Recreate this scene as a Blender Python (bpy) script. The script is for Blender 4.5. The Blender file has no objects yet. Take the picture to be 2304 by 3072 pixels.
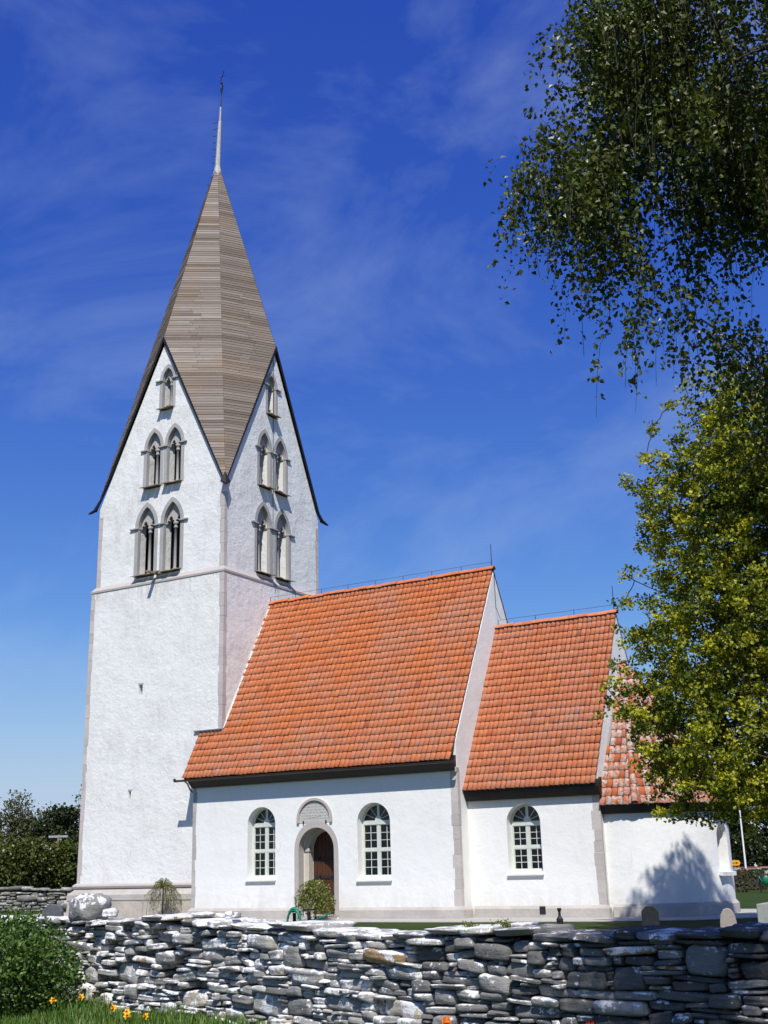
import bpy, bmesh, math, random
import numpy as np
from mathutils import Vector, Matrix
R_ = math.radians
random.seed(7); rng = np.random.default_rng(11)
sc = bpy.context.scene; col = sc.collection

# ---------------------------------------------------------------- camera
CAM = Vector((29.6805, -36.1560, 1.75)); YAW = 0.52583
FW = Vector((-0.48100016, 0.82884514, 0.28575265)); RT = Vector((0.86092907, 0.50812624, -0.02467499)); UP = Vector((0.16565017, -0.23414409, 0.95798568))
cd = bpy.data.cameras.new('camera'); cam = bpy.data.objects.new('camera', cd); col.objects.link(cam)
M = Matrix((RT, UP, -FW)).transposed().to_4x4(); M.translation = CAM; cam.matrix_world = M
cd.sensor_fit = 'VERTICAL'; cd.sensor_height = 36; cd.lens = 41.589; cd.clip_end = 6000; cd.clip_start = .1
sc.camera = cam
gx, gy = Vector((math.cos(YAW), math.sin(YAW), 0)), Vector((-math.sin(YAW), math.cos(YAW), 0))
def F(a, d, z=0.0):                         # a metres to the right and d metres ahead of where the photographer stands
    v = gx*a + gy*d; return Vector((CAM.x+v.x, CAM.y+v.y, z))

# ---------------------------------------------------------------- light
SUN = Vector((0.60, -1.0, 1.55)).normalized()
EL = math.asin(SUN.z); AZ = math.atan2(SUN.x, SUN.y)
w = bpy.data.worlds.new('World'); sc.world = w; w.use_nodes = True
nt = w.node_tree; N = nt.nodes; L = nt.links; N.clear()
sky = N.new('ShaderNodeTexSky'); sky.sky_type = 'NISHITA'; sky.sun_disc = False
sky.sun_elevation = EL; sky.sun_rotation = AZ % (2*math.pi); sky.altitude = 50; sky.air_density = 1.0; sky.dust_density = .1; sky.ozone_density = 4.0
# the camera's deep, saturated rendering of a clear sky: one power curve per channel of the physical sky
sep = N.new('ShaderNodeSeparateColor'); cmb = N.new('ShaderNodeCombineColor')
for ch, (g_, k_) in enumerate(((1.57, .83), (1.33, .73), (.61, .81))):
    a_ = N.new('ShaderNodeMath'); a_.operation = 'MULTIPLY'; a_.inputs[1].default_value = .1427; b_ = N.new('ShaderNodeMath'); b_.operation = 'POWER'; b_.inputs[1].default_value = g_; c_ = N.new('ShaderNodeMath'); c_.operation = 'MULTIPLY'; c_.inputs[1].default_value = k_/.1427
    L.new(sep.outputs[ch], a_.inputs[0]); L.new(a_.outputs[0], b_.inputs[0]); L.new(b_.outputs[0], c_.inputs[0]); L.new(c_.outputs[0], cmb.inputs[ch])
tc = N.new('ShaderNodeTexCoord'); mp = N.new('ShaderNodeMapping'); mp.inputs['Scale'].default_value = (1.6, 2.6, 4.0); mp.inputs['Rotation'].default_value = (R_(18), R_(-22), R_(35))
cn = N.new('ShaderNodeTexNoise'); cn.inputs['Scale'].default_value = 1.5; cn.inputs['Detail'].default_value = 7; cn.inputs['Roughness'].default_value = .6; cn.inputs['Distortion'].default_value = .5
cr = N.new('ShaderNodeMapRange'); cr.inputs['From Min'].default_value = .46; cr.inputs['From Max'].default_value = .85; cr.inputs['To Max'].default_value = .3
mx = N.new('ShaderNodeMix'); mx.data_type = 'RGBA'; mx.inputs['B'].default_value = (4.2, 5.2, 6.6, 1)
bg = N.new('ShaderNodeBackground'); bg.inputs['Strength'].default_value = .12; wo = N.new('ShaderNodeOutputWorld')
L.new(sky.outputs[0], sep.inputs[0]); L.new(tc.outputs['Generated'], mp.inputs[0]); L.new(mp.outputs[0], cn.inputs['Vector'])
L.new(cn.outputs['Fac'], cr.inputs[0]); L.new(cr.outputs[0], mx.inputs['Factor']); L.new(cmb.outputs[0], mx.inputs['A']); sxyz = N.new('ShaderNodeSeparateXYZ'); hz_ = N.new('ShaderNodeMapRange'); mh = N.new('ShaderNodeMix'); mh.data_type = 'RGBA'; mh.inputs['B'].default_value = (2.5, 3.15, 4.9, 1)   # pale haze low over the horizon
for k_, v_ in zip(('From Min', 'From Max', 'To Min', 'To Max'), (.19, .0, 0., .85)): hz_.inputs[k_].default_value = v_
L.new(tc.outputs['Generated'], sxyz.inputs[0]); L.new(sxyz.outputs['Z'], hz_.inputs[0]); L.new(hz_.outputs[0], mh.inputs['Factor']); L.new(mx.outputs['Result'], mh.inputs['A']); L.new(mh.outputs['Result'], bg.inputs[0]); L.new(bg.outputs[0], wo.inputs[0])
sd = bpy.data.lights.new('sun', 'SUN'); sd.energy = 4.6; sd.angle = R_(.53); sd.color = (1, .97, .91)
so = bpy.data.objects.new('sun', sd); col.objects.link(so); so.rotation_euler = (-SUN).to_track_quat('-Z', 'Y').to_euler(); so.location = (0, -60, 80)
vs = sc.view_settings; vs.view_transform = 'Standard'; vs.look = 'None'; vs.exposure = .25; vs.gamma = 1; vs.use_curve_mapping = False

# ---------------------------------------------------------------- helpers
def tag(o, label=None, cat=None, group=None, kind=None):
    if label: o['label'] = label
    if cat: o['category'] = cat
    if group: o['group'] = group
    if kind: o['kind'] = kind
    return o
def empty(name, loc=(0, 0, 0), label=None, cat=None, group=None):
    o = bpy.data.objects.new(name, None); col.objects.link(o); o.location = loc; o.empty_display_size = .2
    return tag(o, label, cat, group)
def link(name, me, mat, parent=None):
    o = bpy.data.objects.new(name, me); col.objects.link(o)
    if mat: me.materials.append(mat)
    if parent: o.parent = parent
    return o
def raw(name, verts, faces, mat, parent=None, attr=None, smooth=False, fattr=None, nsize=None):
    """mesh from numpy arrays; faces: (n,k) index array"""
    verts = np.asarray(verts, np.float32); faces = np.asarray(faces, np.int32)
    me = bpy.data.meshes.new(name); me.vertices.add(len(verts)); me.vertices.foreach_set('co', verts.ravel())
    k = faces.shape[1]; me.loops.add(faces.size); me.loops.foreach_set('vertex_index', faces.ravel())
    me.polygons.add(len(faces)); me.polygons.foreach_set('loop_start', np.arange(0, faces.size, k, dtype=np.int32))
    me.polygons.foreach_set('loop_total', np.full(len(faces), k, np.int32))
    me.polygons.foreach_set('use_smooth', np.full(len(faces), bool(smooth)))
    me.update(calc_edges=True)
    if attr is not None:
        a = me.attributes.new('tint', 'FLOAT', 'POINT'); a.data.foreach_set('value', np.asarray(attr, np.float32))
    if fattr is not None:
        a = me.attributes.new('tint', 'FLOAT', 'FACE'); a.data.foreach_set('value', np.asarray(fattr, np.float32))
    return link(name, me, mat, parent)
class MB:
    def __init__(s): s.bm = bmesh.new()
    def box(s, a, b, rot=None, piv=None):
        r = bmesh.ops.create_cube(s.bm, size=1); c = [(p+q)/2 for p, q in zip(a, b)]; d = [abs(q-p) for p, q in zip(a, b)]
        for v in r['verts']:
            v.co = Vector((v.co.x*d[0]+c[0], v.co.y*d[1]+c[1], v.co.z*d[2]+c[2]))
            if rot: v.co = rot @ (v.co-Vector(piv or c)) + Vector(piv or c)
        return s
    def quad(s, pts):
        s.bm.faces.new([s.bm.verts.new(p) for p in pts]); return s
    def prism(s, loop, f, d0, d1):
        a = [s.bm.verts.new(f(u, v, d0)) for u, v in loop]; b = [s.bm.verts.new(f(u, v, d1)) for u, v in loop]
        n = len(loop); s.bm.faces.new(a); s.bm.faces.new(b[::-1])
        for i in range(n): s.bm.faces.new((a[i], b[i], b[(i+1) % n], a[(i+1) % n]))
        return s
    def ustrip(s, o, i, f, d0, d1, closed=False):
        n = len(o); V = [[s.bm.verts.new(f(u, v, d)) for u, v in lp] for lp in (o, i) for d in (d0, d1)]
        o0, o1, i0, i1 = V
        for k in range(n if closed else n-1):
            j = (k+1) % n
            for q in ((o0[k], o0[j], i0[j], i0[k]), (o1[k], i1[k], i1[j], o1[j]), (o0[k], o1[k], o1[j], o0[j]), (i0[k], i0[j], i1[j], i1[k])): s.bm.faces.new(q)
        if not closed:
            for k in (0, n-1): s.bm.faces.new((o0[k], i0[k], i1[k], o1[k]))
        return s
    def tube(s, pts, rad, n=8, cap=True):
        pts = [Vector(p) for p in pts]; rad = rad if hasattr(rad, '__len__') else [rad]*len(pts); rings = []
        for i, p in enumerate(pts):
            t = (pts[min(i+1, len(pts)-1)]-pts[max(i-1, 0)]).normalized(); ref = Vector((0, 0, 1)) if abs(t.z) < .9 else Vector((1, 0, 0))
            x = t.cross(ref).normalized(); y = t.cross(x)
            rings.append([s.bm.verts.new(p+(x*math.cos(a)+y*math.sin(a))*rad[i]) for a in [2*math.pi*k/n for k in range(n)]])
        for a, b in zip(rings, rings[1:]):
            for k in range(n): s.bm.faces.new((a[k], a[(k+1) % n], b[(k+1) % n], b[k]))
        if cap: s.bm.faces.new(rings[0][::-1]); s.bm.faces.new(rings[-1])
        return s
    def lathe(s, prof, c=(0, 0, 0), n=16, rot=None):
        rings = []
        for r, z in prof:
            ring = []
            for k in range(n):
                a = 2*math.pi*k/n; v = Vector((r*math.cos(a), r*math.sin(a), z))
                if rot: v = rot @ v
                ring.append(s.bm.verts.new(v+Vector(c)))
            rings.append(ring)
        for a, b in zip(rings, rings[1:]):
            for k in range(n): s.bm.faces.new((a[k], a[(k+1) % n], b[(k+1) % n], b[k]))
        s.bm.faces.new(rings[0][::-1]); s.bm.faces.new(rings[-1]); return s
    def build(s, name, mat, parent=None, smooth=False, xf=None, tri=False, bev=0):
        bmesh.ops.recalc_face_normals(s.bm, faces=s.bm.faces)
        if bev: bmesh.ops.bevel(s.bm, geom=s.bm.edges[:], offset=bev, segments=1, affect='EDGES')
        if xf: 
            for v in s.bm.verts: v.co = xf(v.co)
        if tri: bmesh.ops.triangulate(s.bm, faces=s.bm.faces)
        me = bpy.data.meshes.new(name); s.bm.to_mesh(me); s.bm.free()
        if smooth: me.polygons.foreach_set('use_smooth', [True]*len(me.polygons))
        return link(name, me, mat, parent)
def cut(o, cutter):
    m = o.modifiers.new('b', 'BOOLEAN'); m.object = cutter; m.operation = 'DIFFERENCE'; m.solver = 'EXACT'
    dg = bpy.context.evaluated_depsgraph_get(); me = bpy.data.meshes.new_from_object(o.evaluated_get(dg))
    o.modifiers.clear(); old = o.data; o.data = me; bpy.data.meshes.remove(old)
    cm = cutter.data; bpy.data.objects.remove(cutter); bpy.data.meshes.remove(cm)
    if not len(o.data.materials): o.data.materials.append(PL)
    return o

# ---------------------------------------------------------------- materials
class NT:
    def __init__(s, name):
        s.m = bpy.data.materials.new(name); s.m.use_nodes = True; s.t = s.m.node_tree; s.t.nodes.clear()
        s.out = s.n('OutputMaterial')
    def n(s, t, **kw):
        x = s.t.nodes.new('ShaderNode'+t)
        for k, v in kw.items():
            if k in x.inputs: x.inputs[k].default_value = v
            else: setattr(x, k, v)
        return x
    def l(s, a, b): s.t.links.new(a, b)
    def co(s, scale=(1, 1, 1), rot=(0, 0, 0), kind='Object'):
        c = s.n('TexCoord'); m = s.n('Mapping'); m.inputs['Scale'].default_value = scale; m.inputs['Rotation'].default_value = rot; s.l(c.outputs[kind], m.inputs[0]); return m.outputs[0]
    def noise(s, vec, scale, detail=5, rough=.6, dist=0):
        x = s.n('TexNoise'); x.inputs['Scale'].default_value = scale; x.inputs['Detail'].default_value = detail; x.inputs['Roughness'].default_value = rough; x.inputs['Distortion'].default_value = dist; s.l(vec, x.inputs['Vector']); return x.outputs['Fac']
    def ramp(s, fac, stops, interp='LINEAR'):
        r = s.n('ValToRGB'); r.color_ramp.interpolation = interp; e = r.color_ramp.elements
        while len(e) < len(stops): e.new(.5)
        for q, (p, c) in zip(e, stops): q.position = p; q.color = (*c, 1) if len(c) == 3 else c
        s.l(fac, r.inputs[0]); return r.outputs[0]
    def rng(s, fac, a, b, c=0., d=1.):
        r = s.n('MapRange'); 
        for k, v in zip(('From Min', 'From Max', 'To Min', 'To Max'), (a, b, c, d)): r.inputs[k].default_value = v
        s.l(fac, r.inputs[0]); return r.outputs[0]
    def mix(s, fac, a, b, mode='MIX'):
        x = s.n('Mix', data_type='RGBA', blend_type=mode)
        for k, v in (('Factor', fac), ('A', a), ('B', b)):
            if isinstance(v, (float, int)): x.inputs[k].default_value = v
            elif isinstance(v, tuple): x.inputs[k].default_value = (*v, 1) if len(v) == 3 else v
            else: s.l(v, x.inputs[k])
        return x.outputs['Result']
    def math(s, op, a, b=0.):
        x = s.n('Math', operation=op)
        for i, v in enumerate((a, b)):
            if isinstance(v, (float, int)): x.inputs[i].default_value = v
            else: s.l(v, x.inputs[i])
        return x.outputs[0]
    def attr(s, name='tint'): return s.n('Attribute', attribute_name=name).outputs['Fac']
    def bump(s, h, strength=.3, dist=.02, nrm=None):
        b = s.n('Bump'); b.inputs['Strength'].default_value = strength; b.inputs['Distance'].default_value = dist; s.l(h, b.inputs['Height'])
        if nrm: s.l(nrm, b.inputs['Normal'])
        return b.outputs[0]
    def pbr(s, colr, rough=.8, nrm=None, spec=.3, metal=0.):
        p = s.n('BsdfPrincipled'); p.inputs['Roughness'].default_value = rough; p.inputs['Specular IOR Level'].default_value = spec; p.inputs['Metallic'].default_value = metal
        if isinstance(colr, tuple): p.inputs['Base Color'].default_value = (*colr, 1)
        else: s.l(colr, p.inputs['Base Color'])
        if nrm: s.l(nrm, p.inputs['Normal'])
        s.l(p.outputs[0], s.out.inputs[0]); return s.m
def plain(name, c, rough=.6, spec=.4, metal=0., var=.25, scale=6):
    t = NT(name); v = t.co(); n = t.noise(v, scale); cc = t.mix(t.rng(n, .3, .7), tuple(x*(1-var) for x in c), tuple(min(1, x*(1+var)) for x in c))
    return t.pbr(cc, rough, None, spec, metal)
def plaster(name, base, grime, amount, b1, b2, rain=False):
    t = NT(name); v = t.co(); st = t.co((1, 1, .28))
    big = t.noise(v, .55, 6, .65); mid = t.noise(st, 2.6, 6, .7, .4); fine = t.noise(v, 16, 4, .6); lump = t.noise(v, 5.5, 5, .62, .3)
    streak = t.noise(t.co((1, 1, .55), (R_(20), R_(25), 0)), 1.7, 8, .72, 1.4)
    g = t.math('MULTIPLY', t.rng(big, .42, .72), t.rng(mid, .4, .7))
    c = t.mix(t.math('MULTIPLY', g, amount), base, grime)
    c = t.mix(t.math('MULTIPLY', t.rng(streak, .62, .74), amount*.8), c, tuple(x*.72 for x in grime))
    c = t.mix(t.rng(fine, .2, .8, 0, .14), c, grime)
    g0 = t.n('NewGeometry'); s0 = t.n('SeparateXYZ'); t.l(g0.outputs['Position'], s0.inputs[0]); c = t.mix(t.math('MULTIPLY', t.math('MULTIPLY', t.rng(s0.outputs['Z'], 1.0, .35), t.rng(mid, .35, .6)), .4), c, (.55, .51, .45))   # splashed dirt at the foot
    if rain:                                 # rust brown and grey run-off below the ledge and the sills, damp at the foot
        wv = t.n('NewGeometry'); sx = t.n('SeparateXYZ'); t.l(wv.outputs['Position'], sx.inputs[0]); Z = sx.outputs['Z']; run = t.noise(t.co((4, 4, .22)), 2.2, 6, .7); patch = t.noise(v, .8, 3)
        m = t.math('MULTIPLY', t.math('MULTIPLY', t.rng(Z, 12.2, 13.3), t.rng(Z, 13.45, 13.38)), t.math('MULTIPLY', t.rng(run, .42, .68), t.rng(patch, .35, .6)))
        c = t.mix(m, c, (.40, .34, .30))
        for zt, zl in ((17.25, 16.2), (20.75, 19.7)): c = t.mix(t.math('MULTIPLY', t.math('MULTIPLY', t.math('MULTIPLY', t.rng(Z, zl, zt), t.rng(Z, zt+.1, zt)), t.rng(run, .45, .7)), .45), c, (.45, .41, .38))
        crk = t.noise(v, 1.1, 9, .8, 2.2); c = t.mix(t.math('MULTIPLY', t.rng(t.math('ABSOLUTE', t.math('SUBTRACT', crk, .5)), .012, .002), .35), c, (.40, .37, .34))
    h = t.math('ADD', t.math('MULTIPLY', lump, .7), t.math('MULTIPLY', fine, .3))
    nb = t.bump(h, b1, .05); nb = t.bump(big, b2, .25, nb)
    return t.pbr(c, .92, nb, .15)
PL = plaster('white_lime_plaster', (.80, .795, .77), (.56, .54, .50), .42, .14, .22)
PLT = plaster('weathered_tower_plaster', (.78, .775, .745), (.46, .43, .40), .72, .55, .35, True)
def stone(name, a, b, pink=(.5, .41, .37), b1=.5, sc_=1.):
    t = NT(name); v = t.co(); n1 = t.noise(v, 1.3*sc_, 6, .65); n2 = t.noise(v, 9*sc_, 6, .7); n3 = t.noise(v, 30*sc_, 3)
    c = t.mix(t.rng(n1, .35, .7), a, b); c = t.mix(t.rng(n2, .5, .75, 0, .6), c, pink); c = t.mix(t.rng(n3, .6, .8, 0, .35), c, (.2, .19, .17))
    c = t.mix(1.0, c, t.ramp(t.attr(), [(0, (.82, .82, .82)), (1, (1, 1, 1))]), 'MULTIPLY')
    return t.pbr(c, .9, t.bump(n2, b1, .03), .15)
LIME = stone('pale_limestone', (.50, .485, .46), (.40, .385, .37))
PINK = stone('pinkish_limestone', (.56, .50, .47), (.50, .46, .43), (.58, .47, .43))
GREYST = stone('grey_limestone', (.36, .355, .345), (.46, .45, .43), (.44, .39, .36))
PLN = stone('plinth_limestone', (.58, .54, .49), (.44, .41, .375), (.53, .46, .40), .7)
RUB = stone('plinth_rubble', (.58, .52, .44), (.40, .37, .33), (.60, .47, .33), .9, 1.4)
def tilemat(name, dirt, lich):
    t = NT(name); a = t.attr(); v = t.co()
    c = t.ramp(a, [(0, (.34, .09, .04)), (.12, (.48, .125, .045)), (.5, (.56, .16, .052)), (.85, (.62, .195, .068)), (1, (.56, .18, .08))])
    n = t.noise(v, .45, 5, .6); n2 = t.noise(t.co((1, .35, .35)), 11, 6, .7); n3 = t.noise(v, 40, 3)
    m = t.math('MULTIPLY', t.rng(n, .4, .68), t.rng(n2, .4, .66))
    c = t.mix(t.math('MULTIPLY', m, dirt), c, (.38, .26, .21))
    c = t.mix(t.rng(n3, .35, .75, 0, .22), c, (.30, .09, .04))
    if lich:
        l1 = t.noise(v, 7, 8, .8); m2 = t.math('MULTIPLY', t.rng(a, .2, .3), t.rng(l1, .47, .53))
        c = t.mix(t.math('MULTIPLY', m2, lich), c, (.46, .445, .42))
    return t.pbr(c, .78, t.bump(n2, .3, .01), .25)
TILE = tilemat('clay_pantile', 1.0, 0); TILE2 = tilemat('clay_pantile_older', .8, .12); TILE3 = tilemat('clay_pantile_lichen', .5, .95)
t = NT('weathered_spire_board'); a = t.attr(); v = t.co((.7, .7, 9)); n = t.noise(v, 2.2, 6, .7); n2 = t.noise(t.co(), 12, 4); n3 = t.noise(t.co(), .5, 4)
c = t.ramp(a, [(0, (.075, .056, .044)), (.3, (.165, .132, .108)), (.6, (.25, .21, .18)), (.85, (.36, .315, .28)), (1, (.34, .235, .155))])
c = t.mix(t.rng(n, .4, .75, 0, .6), c, (.16, .115, .08)); c = t.mix(t.rng(n2, .6, .75, 0, .4), c, (.33, .27, .21)); c = t.mix(t.rng(n3, .5, .75, 0, .5), c, (.26, .175, .095))
SPIRE = t.pbr(c, .85, t.bump(n, .5, .02), .2)
NEEDLE = plain('silvered_wood', (.42, .41, .37), .7, var=.35, scale=14)
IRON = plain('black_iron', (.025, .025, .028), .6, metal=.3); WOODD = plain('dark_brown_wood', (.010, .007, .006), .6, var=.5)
GUT = plain('brown_painted_metal', (.055, .036, .03), .35, .5); LEAD = plain('grey_lead', (.30, .30, .31), .6)
t = NT('door_wood'); n = t.noise(t.co((9, 9, .7)), 2, 6, .7); c = t.ramp(n, [(.3, (.03, .012, .007)), (.6, (.085, .033, .015)), (.8, (.14, .06, .025))]); DOOR = t.pbr(c, .6, t.bump(n, .3, .01), .3)
t = NT('sill_wood'); n = t.noise(t.co((6, 6, 6)), 3, 6, .7); c = t.ramp(n, [(.3, (.17, .125, .085)), (.6, (.32, .26, .19)), (.8, (.45, .38, .30))]); SILLW = t.pbr(c, .8, None, .2)
FRAME = plain('pale_green_white_paint', (.56, .59, .53), .5, var=.07); SILLS = plain('white_painted_sill', (.76, .75, .70), .6, var=.06)
CURT = plain('pale_green_curtain', (.36, .50, .40), .9, var=.3, scale=9); CREAM = stone('cream_jamb_stone', (.66, .60, .50), (.58, .53, .45), (.62, .54, .44))
t = NT('window_glass'); g = t.n('BsdfGlossy', Roughness=.02); tr = t.n('BsdfTransparent'); tr.inputs[0].default_value = (.36, .44, .40, 1); fr = t.n('Fresnel', IOR=1.5); mxs = t.n('MixShader')
t.l(fr.outputs[0], mxs.inputs[0]); t.l(tr.outputs[0], mxs.inputs[1]); t.l(g.outputs[0], mxs.inputs[2]); t.l(mxs.outputs[0], t.out.inputs[0]); GLASS = t.m
TABL = stone('tablet_stone', (.58, .57, .53), (.52, .51, .48), (.60, .55, .51), .3); INSC = plain('carved_letter_shade', (.40, .36, .335), .9)
def leaf(name, stops, trans=.35, gloss=.12, rough=.35, tr_tint=(1.1, 1.25, .5)):
    t = NT(name); c = t.ramp(t.attr(), stops); d = t.n('BsdfDiffuse'); tl = t.n('BsdfTranslucent'); gl = t.n('BsdfGlossy', Roughness=rough); m1 = t.n('MixShader', Fac=trans); m2 = t.n('MixShader', Fac=gloss)
    gl.inputs[0].default_value = (.9, .95, .9, 1); t.l(c, d.inputs[0]); c2 = t.mix(1.0, c, tr_tint, 'MULTIPLY'); t.l(c2, tl.inputs[0])
    t.l(d.outputs[0], m1.inputs[1]); t.l(tl.outputs[0], m1.inputs[2]); t.l(m1.outputs[0], m2.inputs[1]); t.l(gl.outputs[0], m2.inputs[2]); t.l(m2.outputs[0], t.out.inputs[0]); return t.m
BIRCH = leaf('birch_leaf', [(0, (.04, .055, .008)), (.6, (.085, .105, .014)), (1, (.16, .165, .03))], .25, .03, .4)
MAPLE = leaf('maple_leaf', [(0, (.04, .065, .012)), (.35, (.13, .155, .016)), (.65, (.33, .325, .02)), (1, (.50, .46, .03))], .33, .02, .5)
BUSH = leaf('bush_leaf', [(0, (.035, .075, .010)), (.6, (.075, .14, .018)), (1, (.14, .22, .03))], .3, .03, .5)
WEEP = leaf('weeping_leaf', [(0, (.11, .14, .02)), (.6, (.22, .25, .04)), (1, (.34, .34, .08))], .3, .03)
FARB = leaf('far_birch_leaf', [(0, (.05, .058, .026)), (.6, (.085, .092, .04)), (1, (.14, .14, .06))], .25, .02)
FARG = leaf('far_shrub_leaf', [(0, (.04, .055, .012)), (.6, (.08, .095, .02)), (1, (.13, .135, .035))], .25, .02)
FARP = leaf('far_pine_needle', [(0, (.012, .022, .009)), (.6, (.03, .042, .014)), (1, (.06, .068, .02))], .1, .02)
HEDG = leaf('hedge_leaf', [(0, (.04, .04, .014)), (.6, (.085, .075, .025)), (1, (.13, .12, .03))], .25, .02)
GRASS = leaf('grass_blade', [(0, (.05, .11, .014)), (.6, (.10, .19, .025)), (1, (.26, .25, .07))], .3, .03, .5)
t = NT('bark'); n = t.noise(t.co((1, 1, .4)), 6, 6, .7); BARK = t.pbr(t.ramp(n, [(.3, (.035, .028, .022)), (.6, (.085, .07, .055)), (.75, (.19, .17, .14))]), .9, t.bump(n, .5, .02), .1)
t = NT('birch_bark'); n = t.noise(t.co((2, 2, 6)), 3, 6, .7); BBARK = t.pbr(t.ramp(n, [(.38, (.03, .028, .026)), (.5, (.28, .26, .23)), (.7, (.5, .48, .44))]), .8, None, .2)
t = NT('fieldstone'); v = t.co(); a = t.attr(); n1 = t.noise(v, 5.5, 8, .7, .1); n2 = t.noise(v, 14, 6, .7); n3 = t.noise(v, 55, 4, .6); ns = t.noise(t.co((1, 1, 7)), 5, 5, .7)
c = t.ramp(a, [(0, (.085, .083, .079)), (.3, (.17, .165, .157)), (.55, (.32, .31, .29)), (.88, (.50, .48, .44)), (.95, (.50, .43, .32)), (1, (.42, .27, .13))])
c = t.mix(t.rng(ns, .35, .7, 0, .3), c, (.10, .097, .092)); c = t.mix(t.rng(n3, .58, .8, 0, .4), c, (.4, .39, .37))
ge = t.n('NewGeometry'); sx = t.n('SeparateXYZ'); t.l(ge.outputs['Normal'], sx.inputs[0])
lm = t.math('ADD', t.math('MULTIPLY', n1, .75), t.math('ADD', t.math('MULTIPLY', n2, .3), t.math('MULTIPLY', sx.outputs['Z'], .07)))
lm = t.math('ADD', lm, t.math('MULTIPLY', t.math('SUBTRACT', a, .42), .13))
c = t.mix(t.rng(lm, .60, .612), c, (.76, .75, .75)); c = t.mix(t.math('MULTIPLY', t.rng(n2, .64, .67), .8), c, (.68, .67, .65))
FIELD = t.pbr(c, .93, t.bump(t.math('ADD', n2, t.math('MULTIPLY', ns, .7)), .8, .03), .12)
t = NT('far_fieldstone'); v = t.co(); a = t.attr(); n2 = t.noise(v, 5, 6, .7); c = t.ramp(a, [(0, (.10, .098, .09)), (.5, (.20, .19, .17)), (.85, (.32, .30, .27)), (1, (.42, .40, .38))]); c = t.mix(t.rng(n2, .56, .62), c, (.55, .54, .53)); FARST = t.pbr(c, .93, None, .1)
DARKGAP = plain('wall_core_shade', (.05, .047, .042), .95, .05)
t = NT('lawn'); v = t.co(); n1 = t.noise(v, .25, 6, .6); n2 = t.noise(v, 9, 5, .7); n3 = t.noise(v, 70, 3, .7); c = t.mix(t.rng(n1, .35, .7), (.03, .058, .011), (.05, .08, .016)); c = t.mix(t.rng(n2, .45, .75, 0, .6), c, (.075, .07, .025)); c = t.mix(t.rng(n3, .4, .7, 0, .6), c, (.014, .03, .006)); LAWN = t.pbr(c, .95, t.bump(n3, .6, .05), .1)
t = NT('gravel'); v = t.co(); n2 = t.noise(v, 40, 4, .7); c = t.mix(t.rng(n2, .35, .7), (.30, .28, .25), (.55, .53, .49)); GRAV = t.pbr(c, .95, t.bump(n2, .6, .02), .1)
GREENP = plain('green_plastic', (.012, .21, .11), .35, .5, var=.15); GREENP2 = plain('green_can_plastic', (.008, .15, .065), .35, .5, var=.15); BLACK = plain('black_plastic', (.015, .016, .02), .5)

# ---------------------------------------------------------------- outlines
def pointed(c, a, zs, h, z0, n=9):          # open outline from bottom left over the apex to bottom right
    Rr = (a*a+h*h)/(2*a); th = math.atan2(h, Rr-a); p = [(c-a, z0)]
    for i in range(n+1): x = th*i/n; p.append((c+(Rr-a)-Rr*math.cos(x), zs+Rr*math.sin(x)))
    return p+[(2*c-u, z) for u, z in p[::-1][1:]]
def rounded(c, a, zs, ry, z0, n=18):
    return [(c-a, z0)]+[(c-a*math.cos(math.pi*i/n), zs+ry*math.sin(math.pi*i/n)) for i in range(n+1)]+[(c+a, z0)]

# ================================================================ GROUND
def gz(x, y):
    d = (x-CAM.x)*gy.x+(y-CAM.y)*gy.y; a = (x-CAM.x)*gx.x+(y-CAM.y)*gx.y; s = max(0, min(1, (d-85)/65)); q = max(0, min(1, a/15)); return -2.0*s*s*(3-2*s)*q*q*(3-2*q)
b = MB(); ds = [-40, -10, 4, 10, 16, 22, 30, 40, 50, 60, 70, 80, 85, 90, 95, 100, 105, 110, 115, 120, 125, 130, 135, 140, 145, 150, 200, 400, 1000, 3000]; las = [-3000, -800, -200, -60, -20, 0, 3, 6, 9, 12, 15, 20, 60, 200, 800, 3000]
gv = [[b.bm.verts.new((lambda P: (P.x, P.y, gz(P.x, P.y)))(F(a_, d_))) for a_ in las] for d_ in ds]
for r0, r1 in zip(gv, gv[1:]):
    for k in range(len(las)-1): b.bm.faces.new((r0[k], r0[k+1], r1[k+1], r1[k]))
tag(b.build('ground', LAWN, smooth=True), 'green lawn and fields around the church', 'ground', kind='structure')
b = MB(); loop = [(-12, -2.0), (12.2, -2.0), (16.5, -1.5), (19.2, -.6), (21.2, 1.6), (21.8, 4), (26, 5.2), (40, 6), (40, 7.8), (26, 7), (21, 6.5), (-12, 6)]
b.prism(loop, lambda u, v, d: (u, v, d), .004, .02); tag(b.build('gravel_path', GRAV), 'pale gravel path around the foot of the church', 'path', kind='structure')

# ================================================================ CHURCH
church = empty('church', (0, 0, 0), 'white stone church with tall shingled spire, orange tiled roofs and a rounded apse', 'church')
Ln, ZE, ZR, OV, WN, YM = 11.265, 5.084, 12.443, .451, 7.42, 3.71
YC, LC, ZCE, ZCR, OVC = .69, 4.684, 4.085, 10.165, .322
XE = Ln+LC
mS = lambda Y: (lambda u, v, d: (u, Y+d, v))
K = 1.011; T0 = CAM*(1-K)
TW = lambda v: Vector(v)*K+T0               # the tower stands a little further back than the nave wall
TX, TY = -2.36, 3.71
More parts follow.
